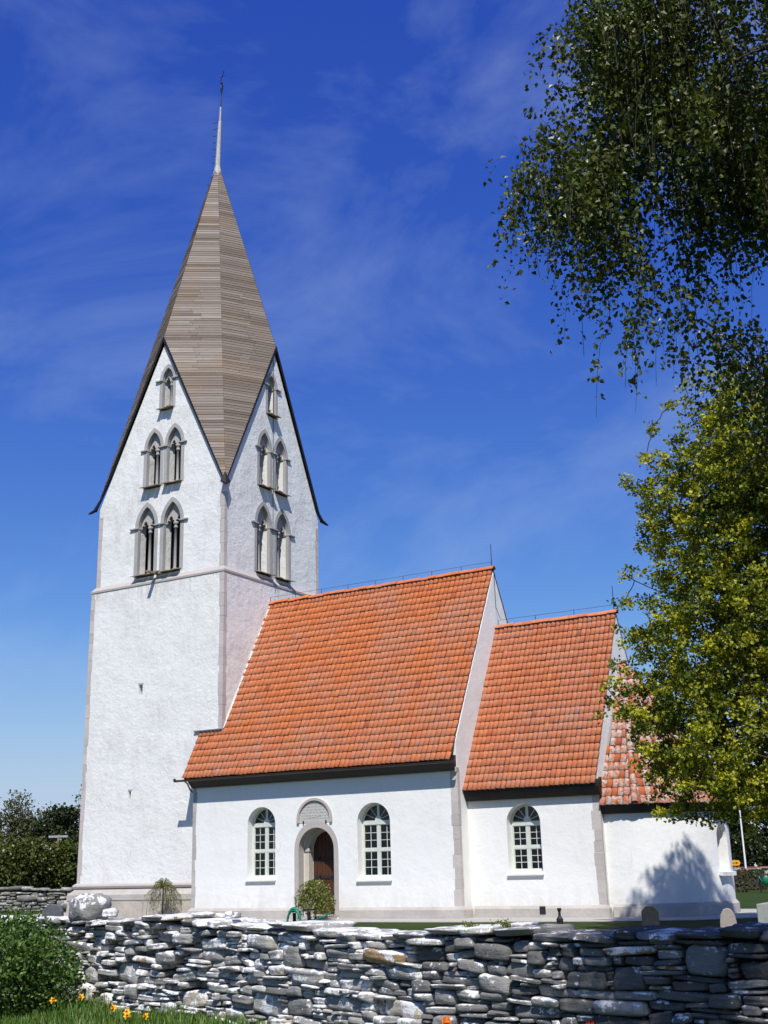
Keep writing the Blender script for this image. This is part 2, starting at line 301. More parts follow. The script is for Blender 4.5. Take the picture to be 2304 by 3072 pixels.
# ---- tower body
def hwz(z): return 3.585-.0033*(z-1.32)
ZS, HU, ZGC, ZGA = 13.29, 3.42, 16.86, 23.89
b = MB(); q = lambda h, z: [b.bm.verts.new((TX+sx*h, TY+sy*h, z)) for sx, sy in ((-1, -1), (1, -1), (1, 1), (-1, 1))]
r0, r1 = q(hwz(.0), 0), q(hwz(13.2), 13.2); b.bm.faces.new(r0[::-1]); b.bm.faces.new(r1)
for k in range(4): b.bm.faces.new((r0[k], r0[(k+1) % 4], r1[(k+1) % 4], r1[k]))
tower = b.build('tower_wall', PLT, church, xf=TW)
c_ = MB()
for (u, z, wd, hh) in ((-2.965, 8.77, .1, .2), (-3.335, 4.64, .06, .15)): c_.box((u-wd, TY-3.8, z-hh), (u+wd, TY-2.0, z+hh))
cut(tower, c_.build('cutter', PLT, xf=TW))
b = MB(); c4 = ((-1, -1), (1, -1), (1, 1), (-1, 1)); ap = ((0, -1), (1, 0), (0, 1), (-1, 0))
lo = [b.bm.verts.new((TX+x*HU, TY+y*HU, 13.0)) for x, y in c4]; cn4 = [b.bm.verts.new((TX+x*HU, TY+y*HU, ZGC)) for x, y in c4]
apx = [b.bm.verts.new((TX+x*HU, TY+y*HU, ZGA)) for x, y in ap]; ce = b.bm.verts.new((TX, TY, ZGA)); b.bm.faces.new(lo[::-1])
for k in range(4):
    j = (k+1) % 4; b.bm.faces.new((lo[k], lo[j], cn4[j], apx[k], cn4[k])); b.bm.faces.new((cn4[k], apx[k], ce)); b.bm.faces.new((apx[k], cn4[j], ce))
belfry = b.build('belfry_wall', PLT, church, xf=TW)
fS = lambda u, v, d: (u, TY-HU+d, v); fE = lambda u, v, d: (TX+HU-d, u, v)
BW = []   # (face, centre, inner half, outer half, string z, inner arch height, sill z, string reach left, right)
for f, cs in ((fS, (-2.13, -2.80, -1.67, -3.07, -1.68)), (fE, (3.52, 3.02, 4.20, 2.95, 4.34))):
    BW += [(f, cs[0], .29, .45, 22.2, .52, 20.85, .36, .36), (f, cs[1], .38, .55, 19.13, .74, 17.42, .32, .18), (f, cs[2], .38, .55, 19.13, .74, 17.42, .18, .32), (f, cs[3], .45, .63, 15.69, .86, 13.6, .42, .25), (f, cs[4], .45, .63, 15.69, .86, 13.6, .25, .42)]
# the hollow bell chamber first, then the openings
c_ = MB(); c_.box((TX-2.9, TY-2.9, 13.3), (TX+2.9, TY+2.9, 19.9)); cut(belfry, c_.build('cutter', PLT, xf=TW))
c_ = MB(); c_.box((TX-1.0, TY-2.9, 19.7), (TX+1.0, TY+2.9, 22.9)); cut(belfry, c_.build('cutter', PLT, xf=TW))
c_ = MB(); c_.box((TX-2.9, TY-.99, 19.71), (TX+2.9, TY+.99, 22.8)); cut(belfry, c_.build('cutter', PLT, xf=TW))
c_ = MB()
for f, c, a, ao, zs, h, z0, sl, sr in BW: c_.prism(pointed(c, a+.03, zs, h+.04, z0-.1), f, -.3, 1.6)
cut(belfry, c_.build('cutter', PLT, xf=TW))
def trefoil(c, b_, z): 
    r = [(1, 0), (1.0, .3), (.82, .58), (.5, .56), (.56, .95), (.3, 1.35), (0, 1.6)]; r = r+[(-x, y) for x, y in r[::-1][1:]]
    return [(c+x*b_, z+y*b_) for x, y in r]
for f, c, a, ao, zs, h, z0, sl, sr in BW:
    b = MB(); ho = h+(ao-a)*1.15; b.ustrip(pointed(c, ao, zs, ho, z0-.05), pointed(c, a, zs, h, z0-.05), f, -.012, .14)
    wnd = b.build('belfry_window', LIME, church, xf=TW)
    b = MB()                                                            # tracery head over the two lights
    top = pointed(c, a+.01, zs, h, zs-.02)[1:-1]; hb = a*.5-.035
    lp = top+[(c+a+.01, zs-.03)]+trefoil(c+a*.5, hb, zs)+trefoil(c-a*.5, hb, zs)+[(c-a-.01, zs-.03)]
    b.prism(lp, f, .19, .31); b.build('tracery', PINK, wnd, xf=TW, tri=True)
    b = MB(); rr = .062 if a > .3 else .045                              # column with ringed capital
    pr = [(rr*1.7, z0-.05), (rr*1.7, z0+.08), (rr*1.15, z0+.14), (rr, z0+.16), (rr, zs-.26), (rr*1.5, zs-.24), (rr*1.5, zs-.2), (rr*1.05, zs-.18), (rr*1.2, zs-.1), (rr*1.8, zs-.06), (rr*1.8, zs+.02)]
    b.lathe(pr, f(c, 0, .25), 10); b.build('column', GREYST, wnd, xf=TW, smooth=True)
    for s_, reach in ((-1, sl), (1, sr)):
        b = MB(); u0, u1 = sorted((c+s_*(a-.015), c+s_*(a+reach))); p0, p1 = f(u0, zs-.075, -.09), f(u1, zs+.0, .33); b.box([min(x) for x in zip(p0, p1)], [max(x) for x in zip(p0, p1)]); b.build('impost', GREYST, wnd, xf=TW, bev=.012)
    b = MB(); npl = 4; W2 = a+.1                                        # wooden weather sill of a few planks
    for k in range(npl):
        u0 = c-W2+2*W2*k/npl; u1 = u0+2*W2/npl-.012; e = random.uniform(-.05, .05); dz = random.uniform(-.012, .012)
        A = [(u0, z0+.17+dz, .62), (u1, z0+.17+dz, .62), (u1, z0-.06+dz, -.27+e), (u0, z0-.06+dz, -.27+e)]
        V = [b.bm.verts.new(f(u, z+o, d)) for o in (0, -.03) for u, z, d in A]
        for qd in ((0, 1, 2, 3), (7, 6, 5, 4), (0, 4, 5, 1), (1, 5, 6, 2), (2, 6, 7, 3), (3, 7, 4, 0)): b.bm.faces.new([V[i] for i in qd])
    b.build('sill', SILLW, wnd, xf=TW)
b = MB(); b.box((-2.42, TY-HU-.75, 13.47), (-2.26, TY-HU+.1, 13.53)); b.box((-2.52, TY-HU-.3, 13.54), (-2.1, TY-HU-.16, 13.58)); b.build('loose_board', SILLW, church, xf=TW)
b = MB(); b.box((TX-2.5, TY-2.5, 13.4), (TX+2.5, TY+2.5, 19.8)); b.box((TX-.9, TY-2.3, 20.0), (TX+.9, TY+2.3, 22.6)); b.box((TX-2.3, TY-.9, 20.01), (TX+2.3, TY+.9, 22.61)); b.build('belfry_dark_block', WOODD, church, xf=TW)  # solid dark blocks added inside the chamber so the openings look dark
# setback ledge
b = MB(); lp = [(hwz(13.2)+.03, 13.12), (hwz(13.2)+.035, 13.2), (HU+.0, 13.40), (HU-.06, 13.12)]
rings = [[b.bm.verts.new((TX+x*h, TY+y*h, z)) for x, y in c4] for h, z in lp]
for i in range(4):
    for k in range(4): b.bm.faces.new((rings[i][k], rings[i][(k+1) % 4], rings[(i+1) % 4][(k+1) % 4], rings[(i+1) % 4][k]))
b.build('setback_ledge', PINK, church, xf=TW)
# quoins as dressed blocks, a few millimetres proud
def quoins(name, pts, z0, z1, wa, wb, mat, parent, xf=None, off=.006, hmin=.3, hmax=.62):
    """pts(z) -> corner, pair of unit directions along the two faces"""
    V, Fc, At = [], [], []; z = z0
    while z < z1-.05:
        h = min(random.uniform(hmin, hmax), z1-z); u1 = wa*random.uniform(.85, 1.2); u2 = wb*random.uniform(.85, 1.2); tn = random.random()
        for zz in (z+.006, z+h-.006):
            C0, A, B = pts(zz); n_ = -(A+B); o = off*random.uniform(.6, 1.6)
            for P in (C0+A*u1, C0+A*u1-B*o, C0+n_*o, C0+B*u2-A*o, C0+B*u2, C0+(A+B)*.05): V.append(P)
        i = len(V)-12
        for k in range(6): Fc.append((i+k, i+(k+1) % 6, i+6+(k+1) % 6, i+6+k)); At.append(tn)
        for o in (0, 6): Fc += [(i+o, i+o+1, i+o+2, i+o+5), (i+o+2, i+o+3, i+o+4, i+o+5)]; At += [tn, tn]
        z += h
    if xf: V = [xf(p) for p in V]
    o = raw(name, V, Fc, mat, parent, fattr=At)
    bmx = bmesh.new(); bmx.from_mesh(o.data); bmesh.ops.recalc_face_normals(bmx, faces=bmx.faces); bmx.to_mesh(o.data); bmx.free(); return o
EX, EY = Vector((1, 0, 0)), Vector((0, 1, 0))
for sx, sy in ((-1, -1), (1, -1), (1, 1)):
    quoins('quoins', lambda z: (Vector((TX+sx*hwz(z), TY+sy*hwz(z), z)), -sx*EX, -sy*EY), 1.3, 13.1, .2, .2, PINK, tower, TW)
    quoins('quoins', lambda z: (Vector((TX+sx*HU, TY+sy*HU, z)), -sx*EX, -sy*EY), 13.4, 16.5, .2, .2, PINK, belfry, TW)
# tower plinth: torus, chamfer, ashlar course, rough footing
b = MB()
for prof, mt, nm in (([(hwz(1.3)-.1, 1.33), (hwz(1.3)+.02, 1.33), (hwz(1.3)+.10, 1.28), (hwz(1.3)+.13, 1.22), (hwz(1.3)+.10, 1.15), (hwz(1.3)+.02, 1.12), (hwz(1.3)-.1, 1.12)], PINK, 'plinth_torus'), ([(hwz(1.3)-.1, 1.118), (hwz(1.3)+.04, 1.118), (hwz(1.3)+.26, .90), (hwz(1.3)+.26, .70), (hwz(1.3)-.1, .70)], PLN, 'plinth_chamfer'), ([(hwz(1.3)-.1, .698), (hwz(1.3)+.235, .698), (hwz(1.3)+.27, -.1), (hwz(1.3)-.1, -.1)], RUB, 'plinth_footing')):
    b = MB(); rings = [[b.bm.verts.new((TX+x*h, TY+y*h, z)) for x, y in c4] for h, z in prof]
    for r0, r1 in zip(rings, rings[1:]+rings[:1]):
        for k in range(4): b.bm.faces.new((r0[k], r0[(k+1) % 4], r1[(k+1) % 4], r1[k]))
    b.build(nm, mt, church, xf=TW)
for (u, z, wd, hh) in ((-2.965, 8.77, .1, .2), (-3.335, 4.64, .06, .15)):
    b = MB(); b.box((u-wd-.04, TY-hwz(z)-.006, z+hh+.004), (u+wd+.04, TY-3.3, z+hh+.07)); b.build('slit_lintel', LIME, church, xf=TW)
# ---- spire: eight boarded faces between the corners and the gable tops
OH = .1; TIP = Vector((TX, TY, 34.9))
Ap = [Vector((TX+x*(HU+OH), TY+y*(HU+OH), ZGA+.22)) for x, y in ap]; Cp = [Vector((TX+x*(HU+OH), TY+y*(HU+OH), ZGC+.02)) for x, y in c4]
V, Fc, At = [], [], []
for k in range(4):
    for A, Cc in ((Ap[k], Cp[k]), (Ap[k], Cp[(k+1) % 4])):
        nrm = (A-TIP).cross(Cc-TIP).normalized(); nrm = nrm if nrm.dot(TIP*0+Vector(((A+Cc)/2-Vector((TX, TY, A.z))))) > 0 else -nrm
        z = Cc.z; zt = 34.35
        def ends(zz):
            pr = TIP.lerp(Cc, (TIP.z-zz)/(TIP.z-Cc.z)); pl = TIP.lerp(A, (TIP.z-zz)/(TIP.z-A.z)) if zz >= A.z else A.lerp(Cc, (A.z-zz)/(A.z-Cc.z)); return pl, pr
        row = random.random()
        while z < zt:
            h = .135; z1 = min(z+h*1.12, zt); l0, q0 = ends(z); l1, q1 = ends(z1); Lw = (l0-q0).length; n_ = max(1, int(Lw/.95)); row = .35*row+.65*random.random()
            cuts = [0]+sorted((i+random.uniform(-.3, .3))/n_ for i in range(1, n_))+[1]; lift = .02
            for s0, s1 in zip(cuts, cuts[1:]):
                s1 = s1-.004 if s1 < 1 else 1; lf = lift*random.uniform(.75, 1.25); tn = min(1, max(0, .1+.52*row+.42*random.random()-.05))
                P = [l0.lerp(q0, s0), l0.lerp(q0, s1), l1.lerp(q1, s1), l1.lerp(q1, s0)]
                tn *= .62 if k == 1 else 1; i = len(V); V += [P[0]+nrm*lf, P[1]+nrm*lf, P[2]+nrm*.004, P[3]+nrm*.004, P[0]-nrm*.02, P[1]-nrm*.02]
                Fc += [(i, i+1, i+2, i+3), (i+4, i+5, i+1, i)]; At += [tn, tn*.6]
            z += h
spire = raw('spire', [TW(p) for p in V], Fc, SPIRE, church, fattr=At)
b = MB()                                                                # closed under-shell
for k in range(4):
    for A, Cc in ((Ap[k], Cp[k]), (Ap[k], Cp[(k+1) % 4])): b.bm.faces.new([b.bm.verts.new(p) for p in (TIP-Vector((0, 0, .4)), A-Vector((0, 0, .12)), Cc-Vector((0, 0, .06)))])
b.build('spire_boarding', WOODD, spire, xf=TW)
for k in range(4):                                                      # dark verge boards along the gables
    for Cc in (Cp[k], Cp[(k+1) % 4]):
        out = (Vector((Ap[k].x-TX, Ap[k].y-TY, 0))).normalized(); A2, C2 = Ap[k]+out*.03+Vector((0, 0, .1)), Cc+out*.03+Vector((0, 0, .02))
        b = MB(); dn = Vector((0, 0, -.22)); P = [A2, C2, C2+dn*.6, A2+dn]; b.bm.faces.new([b.bm.verts.new(p) for p in P]); P2 = [p-out*.05 for p in P]; b.bm.faces.new([b.bm.verts.new(p) for p in P2])
        vv = list(b.bm.verts)
        for i in range(4): b.bm.faces.new((vv[i], vv[(i+1) % 4], vv[4+(i+1) % 4], vv[4+i]))
        b.build('verge_board', WOODD, spire, xf=TW)
for x, y in c4:                                                         # kicked-out corner tips
    b = MB(); cc = Vector((TX+x*(HU+OH), TY+y*(HU+OH), ZGC)); d = Vector((x, y, 0)).normalized(); s = Vector((-y, x, 0)).normalized()
    P = [cc+Vector((0, 0, .5))-d*.12, cc+s*.2+Vector((0, 0, .06)), cc+d*.2+Vector((0, 0, -.12)), cc+d*.34+Vector((0, 0, -.16)), cc-s*.2+Vector((0, 0, .06))]
    t_ = [b.bm.verts.new(p) for p in P]; u_ = [b.bm.verts.new(p+Vector((0, 0, -.07))) for p in P]
    for fc in ((0, 1, 2), (0, 2, 4), (1, 3, 2), (2, 3, 4)): b.bm.faces.new([t_[i] for i in fc]); b.bm.faces.new([u_[i] for i in fc][::-1])
    for i, j in ((0, 1), (1, 3), (3, 4), (4, 0)): b.bm.faces.new((t_[i], t_[j], u_[j], u_[i]))
    b.build('eaves_tip', WOODD, spire, xf=TW)
b = MB(); b.tube([(TX, TY, 33.75), (TX, TY, 34.3), (TX+.01, TY, 34.7), (TX+.06, TY, 36.3), (TX+.10, TY, 37.2), (TX+.10, TY, 37.21), (TX+.13, TY, 38.0)], [.30, .20, .125, .095, .075, .055, .035], 8); b.build('needle', NEEDLE, spire, xf=TW)
for i in range(16):                                                     # climbing hooks up the west side
    z = 31.5+i*.38; A = Ap[3]; p = TIP.lerp(A, (TIP.z-z)/(TIP.z-A.z)) if z < 34.3 else Vector((TX-.09, TY, z))
    b = MB(); b.tube([p+Vector((.05, 0, 0)), p+Vector((-.22, 0, .02)), p+Vector((-.22, 0, .12))], .012, 4); b.build('climbing_hook', IRON, spire, xf=TW)
vt = Vector((TX+.13, TY, 38.0)); b = MB(); b.tube([vt-Vector((0, 0, .2)), vt+Vector((.04, 0, 1.35)), vt+Vector((.07, 0, 1.85))], [.028, .02, .012], 6)
b.lathe([(.0, -.07), (.05, -.05), (.07, 0), (.05, .05), (.0, .07)], vt+Vector((.05, 0, 1.38)), 8); b.lathe([(.0, -.05), (.04, 0), (.0, .05)], vt+Vector((.0, 0, .1)), 8)
vane = b.build('weather_vane', IRON, church, xf=TW)
dv = (gy*.93-gx*.3).normalized()
b = MB(); ck = [(-.50, .25), (-.42, .52), (-.25, .36), (-.05, .34), (.08, .48), (.16, .60), (.24, .52), (.30, .46), (.20, .40), (.14, .2), (0, .08), (-.05, -.02), (-.1, .07), (-.28, .12), (-.42, .06)]
b.prism(ck, lambda u, v, d: vt+Vector((.03, 0, .66))+dv*u+Vector((0, 0, v))+Vector((dv.y, -dv.x, 0))*d, -.012, .012); b.build('cockerel', IRON, vane, xf=TW, tri=True)
b = MB(); b.tube([vt+Vector((.06, 0, 1.70))-dv*.55, vt+Vector((.06, 0, 1.82))+dv*.5], .014, 5); b.tube([vt+Vector((.06, 0, 1.70))-gx*.12, vt+Vector((.06, 0, 1.82))+gx*.14], .012, 5); b.build('cross_bar', IRON, vane, xf=TW)

# ---- nave, chancel, apse walls
def house(name, x0, x1, ya, yb, ze, zr, mat):
    b = MB(); ym = (ya+yb)/2; lp = [(ya, 0), (yb, 0), (yb, ze), (ym, zr), (ya, ze)]
    b.prism(lp, lambda u, v, d: (d, u, v), x0, x1); return b.build(name, mat, church)
ARCW = [(3.19, .62, 3.28, .61, 1.40), (7.96, .66, 3.19, .64, 1.33)]      # nave windows: centre, half width, spring, rise, bottom
nave = house('nave_wall', 0, Ln, 0, WN, ZE+.62, ZR-.14, PL)
b = MB(); b.prism([(.9, .3), (WN-.9, .3), (WN-.9, 5.2), (YM, 10), (.9, 5.2)], lambda u, v, d: (d, u, v), 1.9, Ln-.9); cut(nave, b.build('cutter', PL))
b = MB()
for c, a, zs, ry, z0 in ARCW: b.prism(rounded(c, a, zs, ry, z0), mS(0), -.5, 1.4)
b.prism(rounded(5.585, .77, 2.34, .80, .12), mS(0), -.5, .42); cut(nave, b.build('cutter', PL))
b = MB(); b.prism(rounded(5.585, .60, 2.36, .60, .12), mS(0), .3, 1.4); cut(nave, b.build('cutter', PL))
CW = (13.27, .60, 2.97, .605, 1.42)
chan = house('chancel_wall', Ln-.4, XE, YC, 2*YM-YC, ZCE+.5, ZCR-.14, PL)
b = MB(); b.prism([(YC+.8, .3), (6, .3), (6, 4.4), (YM, 8), (YC+.8, 4.4)], lambda u, v, d: (d, u, v), Ln+.5, XE-.7); cut(chan, b.build('cutter', PL))
b = MB(); b.prism(rounded(*CW), mS(YC), -.5, 1.4); cut(chan, b.build('cutter', PL))
AC = (16.3, YM); AR = 2.76
b = MB(); arc = [(AC[0]+AR*math.sin(x), AC[1]-AR*math.cos(x)) for x in [math.pi*i/72 for i in range(73)]]
b.prism([(XE-.4, AC[1]-AR)]+arc+[(XE-.4, AC[1]+AR)], lambda u, v, d: (u, v, d), 0, 3.72); apse = b.build('apse_wall', PL, church)
an = R_(82); ad = Vector((math.sin(an), -math.cos(an), 0)); at = Vector((math.cos(an), math.sin(an), 0)); A0 = Vector((AC[0], AC[1], 0))+ad*AR
b = MB(); fa = lambda u, v, d: A0+at*u*(1-.35*max(0, d))+Vector((0, 0, v))-ad*d
lp = rounded(0, .45, 2.35, .45, 1.25); b.prism(lp, fa, -.5, .9); cut(apse, b.build('cutter', PL))
b = MB(); b.prism(rounded(0, .3, 2.35, .3, 1.25), fa, .7, .75); aw = b.build('apse_window', plain('dark_slit_glass', (.02, .022, .025), .1), church)
b = MB(); P = [fa(-.52, 1.27, -.12), fa(.52, 1.27, -.12), fa(.5, 1.42, .7), fa(-.5, 1.42, .7)]; Q = [p-Vector((0, 0, .12)) for p in P]; V8 = [b.bm.verts.new(p) for p in P+Q]
for qd in ((0, 1, 2, 3), (7, 6, 5, 4), (0, 4, 5, 1), (1, 5, 6, 2), (2, 6, 7, 3), (3, 7, 4, 0)): b.bm.faces.new([V8[i] for i in qd])
b.build('sill', SILLS, aw)
# quoins
quoins('quoins', lambda z: (Vector((0, 0, z)), EX, EY), .4, ZE-.15, .16, .1, LIME, nave)
quoins('quoins', lambda z: (Vector((Ln, 0, z)), -EX, EY), .4, ZE-.25, .24, .16, PINK, nave)
quoins('quoins', lambda z: (Vector((XE, YC, z)), -EX, EY), .4, ZCE-.2, .26, .12, PINK, chan)
# plinths
b = MB(); pp = [(0, 1), (.085, .9), (.1, 0)]
def plinth(name, loop, z, mat):
    b = MB(); n = len(loop); out = []
    for i, p in enumerate(loop):
        p0, p1, p2 = Vector(loop[i-1] if i else loop[i]), Vector(p), Vector(loop[(i+1) % n] if i < n-1 else p)
        d1, d2 = (p1-p0), (p2-p1); d1 = d1.normalized() if d1.length > 1e-6 else d2.normalized(); d2 = d2.normalized() if d2.length > 1e-6 else d1
        n1, n2 = Vector((d1.y, -d1.x)), Vector((d2.y, -d2.x)); m = (n1+n2)/(1+n1.dot(n2)); out.append(m)
    rows = [[b.bm.verts.new((p[0]+m.x*o, p[1]+m.y*o, zz)) for p, m in zip(loop, out)] for o, zz in ((-.05, z), (.02, z), (.10, z-.09), (.115, -.05), (-.05, -.05))]
    for r0, r1 in zip(rows, rows[1:]):
        for k in range(n-1): b.bm.faces.new((r0[k], r0[k+1], r1[k+1], r1[k]))
    for r_ in (0, n-1): b.bm.faces.new([rw[r_] for rw in rows])
    return b.build(name, mat, church)
plinth('nave_plinth', [(0, .45), (0, 0), (4.62, 0)], .38, PLN); plinth('nave_plinth', [(6.56, 0), (Ln, 0), (Ln, YC-.13)], .38, PLN)
plinth('chancel_plinth', [(Ln+.13, YC), (XE, YC), (XE, AC[1]-AR-.13)], .38, PLN); plinth('apse_plinth', [(XE+.13, AC[1]-AR)]+arc, .40, PLN)
b = MB(); b.box((13.72, YC-.122, .12), (13.92, YC-.1, .36)); b.build('plinth_vent', BLACK, church)

# ---- roofs of separate pantiles
def pantiles(name, O, U, Vd, ncol, tw, nrow, cl, mat, parent, mask=None, amp=.037, tintf=None):
    Nn = U.cross(Vd).normalized(); us = np.linspace(0, 1.06, 8); hs = amp*(np.sin(2*np.pi*(us-.05))*.5+.5)+amp*.25*np.sin(4*np.pi*us+.6)
    Vt, Fq, At = [], [], []; U_, V_, N_ = np.array(U), np.array(Vd), np.array(Nn); O_ = np.array(O)
    for r in range(nrow):
        for c in range(ncol):
            uc, vc = (c+.5)*tw, (r+.5)*cl
            if mask and not mask(uc, vc): continue
            jx, jy, jz, tl = rng.normal(0, .004), rng.normal(0, .006), rng.normal(0, .003), rng.normal(0, .006); base = len(Vt)
            for v0, hz in ((r*cl-.02+jy, .018+tl), (r*cl-.02+jy, .002+tl), ((r+1)*cl+.05+jy, -.012)):
                for u0, h0 in zip(us, hs): Vt.append(O_+U_*((c+u0)*tw+jx)+V_*v0+N_*(h0+hz+jz))
            tn = tintf(uc, vc) if tintf else float(np.clip(rng.normal(.52, .2), 0, 1))
            for k in range(7): Fq += [(base+k, base+k+1, base+17+k, base+16+k), (base+8+k, base+9+k, base+k+1, base+k)]; At += [tn, tn*.8]
    return raw(name, Vt, Fq, mat, parent, fattr=At, smooth=True) if Vt else None
def slab(name, P, mat, parent, th=.06):
    b = MB(); n_ = (P[1]-P[0]).cross(P[2]-P[0]).normalized(); a = [b.bm.verts.new(p-n_*.01) for p in P]; c = [b.bm.verts.new(p-n_*th) for p in P]; k = len(P)
    b.bm.faces.new(a); b.bm.faces.new(c[::-1])
    for i in range(k): b.bm.faces.new((a[i], c[i], c[(i+1) % k], a[(i+1) % k]))
    return b.build(name, mat, parent)
sl = Vector((0, YM+OV, ZR-ZE)); SLn = sl.length; sv = sl.normalized(); O = Vector((-.2, -OV, ZE)); XT = TW((TX+hwz(9), 0, 0)).x; VT = (.56+OV)/sv.y
ncol = 60; tw = (Ln+.2)/ncol; nrow = 27
nr = pantiles('nave_roof', O, EX, sv, ncol, tw, nrow, SLn/nrow, TILE, church, lambda u, v: u-.2 > XT-.12 or v < VT, tintf=lambda u, v: float(np.clip(rng.normal(.55, .11)-(.3 if rng.random() < .02 else 0), 0, 1)))
slab('roof_boarding', [O+Vector((.06, 0, -.02)), O+Vector((Ln+.17, 0, -.02)), O+Vector((Ln+.17, 0, -.02))+sl, O+Vector((.06, 0, -.02))+sl], WOODD, nr)
Vn = Vector((0, -sv.y, sv.z)); pantiles('nave_roof_north_slope', Vector((Ln, 2*YM+OV, ZE)), -EX, Vn, ncol-8, tw, nrow, SLn/nrow, TILE, church)
slc = Vector((0, YM-YC+OVC, ZCR-ZCE)); SLc = slc.length; svc = slc.normalized(); Oc = Vector((Ln+.004, YC-OVC, ZCE)); nc = 27; twc = (LC+.03)/nc
crf = pantiles('chancel_roof', Oc, EX, svc, nc, twc, 23, SLc/23, TILE2, church, tintf=lambda u, v: float(np.clip(rng.normal(.45, .13), 0, 1)))
slab('roof_boarding', [Oc+Vector((0, 0, -.02)), Oc+Vector((LC, 0, -.02)), Oc+Vector((LC, 0, -.02))+slc, Oc+Vector((0, 0, -.02))+slc], WOODD, crf)
pantiles('chancel_roof_north_slope', Vector((XE, 2*YM-YC+OVC, ZCE)), -EX, Vector((0, -svc.y, svc.z)), nc, twc, 23, SLc/23, TILE2, church)
def ridge(name, P, Q, r, mat, parent, step=.34):
    Vt, Fq, At = [], [], []; d = (Q-P); Ltot = d.length; d = d.normalized(); side = d.cross(Vector((0, 0, 1))).normalized(); up = side.cross(d); n = int(Ltot/step); st = Ltot/n
    for i in range(n):
        base = len(Vt); tn = float(np.clip(rng.normal(.4, .2), 0, 1)); jz = rng.normal(0, .012); js = rng.normal(0, .008)
        for s, rr in ((0, r*.93), (st*1.08, r*1.08), (st*1.08, r*.85)):
            for k in range(8):
                an = math.pi*(k/7)*1.06-.09; Vt.append(P+d*(i*st+s)+side*(math.cos(an)*rr+js)+up*(math.sin(an)*rr*.9+jz))
        for k in range(7): Fq += [(base+k, base+k+1, base+9+k, base+8+k), (base+8+k, base+9+k, base+17+k, base+16+k)]; At += [tn, tn*.7]
    return raw(name, Vt, Fq, mat, parent, fattr=At, smooth=True)
ridge('ridge_tiles', Vector((XT-.1, YM, ZR-.03)), Vector((Ln+.02, YM, ZR-.03)), .13, TILE, nr); ridge('ridge_tiles', Vector((Ln, YM, ZCR-.03)), Vector((XE+.04, YM, ZCR-.03)), .13, TILE2, crf)
# mortar fillets and lead flashing where the nave roof meets the tower
b = MB(); p0 = TW((-.12, TY-hwz(7)-.0, 6.87)); b.box((p0.x, p0.y-.10, 6.93), (XT+.02, p0.y+.05, 6.965)); b.build('flashing', LEAD, nr)
b = MB(); q0, q1 = Vector((XT+.0, .60, 6.98)), Vector((XT, YM+.02, ZR+.04)); w_ = Vector((0, -.09, .05)); u_ = Vector((.07, 0, .0))
P = [q0, q0+u_, q0+u_*.2-w_*1.6, q1, q1+u_, q1+u_*.2-w_*1.6]; V6 = [b.bm.verts.new(p) for p in P]
for qd in ((0, 1, 4, 3), (1, 2, 5, 4), (2, 0, 3, 5)): b.bm.faces.new([V6[i] for i in qd])
b.build('mortar_fillet', PLT, nr)
# apse roof
APX = Vector((16.05, YM, 8.36)); ER, EZ = 3.1, 3.40
angs = [0, 15, 42, 70, 98, 126, 153, 180]; ev = [Vector((XE+.02, YM-ER, EZ))]+[Vector((AC[0]+ER*math.sin(R_(x)), AC[1]-ER*math.cos(R_(x)), EZ)) for x in angs[1:-1]]+[Vector((XE+.02, YM+ER, EZ))]
ar = None
for i, (p, q_) in enumerate(zip(ev, ev[1:])):
    U = (q_-p); wl = U.length; U = U.normalized(); m_ = APX-p; uu = m_.dot(U); Vv = m_-U*uu; hl = Vv.length; Vv = Vv.normalized(); n_ = int(hl/.31); tc_ = .19
    def msk(u, v, uu=uu, wl=wl, hl=hl): 
        s = v/hl; return uu*s-.05 < u+1e-6 < wl+(uu-wl)*s+.06 and s < .985
    off = tc_*math.floor(min(0, uu)/tc_)
    o = pantiles('apse_roof' if ar is None else 'roof_facet', p+U*off, U, Vv, int((wl+abs(off)+max(0, uu-wl))/tc_)+2, tc_, n_, hl/n_, TILE3, ar or church, lambda u, v, off=off, m=msk: m(u+off, v), tintf=lambda u, v: float(np.clip(rng.normal(.45, .25), 0, 1)))
    if ar is None: ar = o
    slab('roof_boarding', [p, q_, APX], WOODD, ar, .05)
    if 0 < i: ridge('hip_tiles', APX.lerp(p, .03)+Vector((0, 0, .02)), p+Vector((0, 0, .05)), .105, TILE3, ar, .33)
b = MB(); fo = lambda o_, z: [(XE, YM-AR-o_, z)]+[(AC[0]+(AR+o_)*math.sin(R_(x)), AC[1]-(AR+o_)*math.cos(R_(x)), z) for x in range(0, 181, 6)]
rr = [[b.bm.verts.new(p) for p in fo(o_, z)] for o_, z in ((.0, EZ-.28), (.14, EZ-.26), (.27, EZ-.04), (.0, EZ-.03))]
for r0, r1 in zip(rr, rr[1:]+rr[:1]):
    for k in range(len(r0)-1): b.bm.faces.new((r0[k], r0[k+1], r1[k+1], r1[k]))
b.build('eaves_board', WOODD, ar)
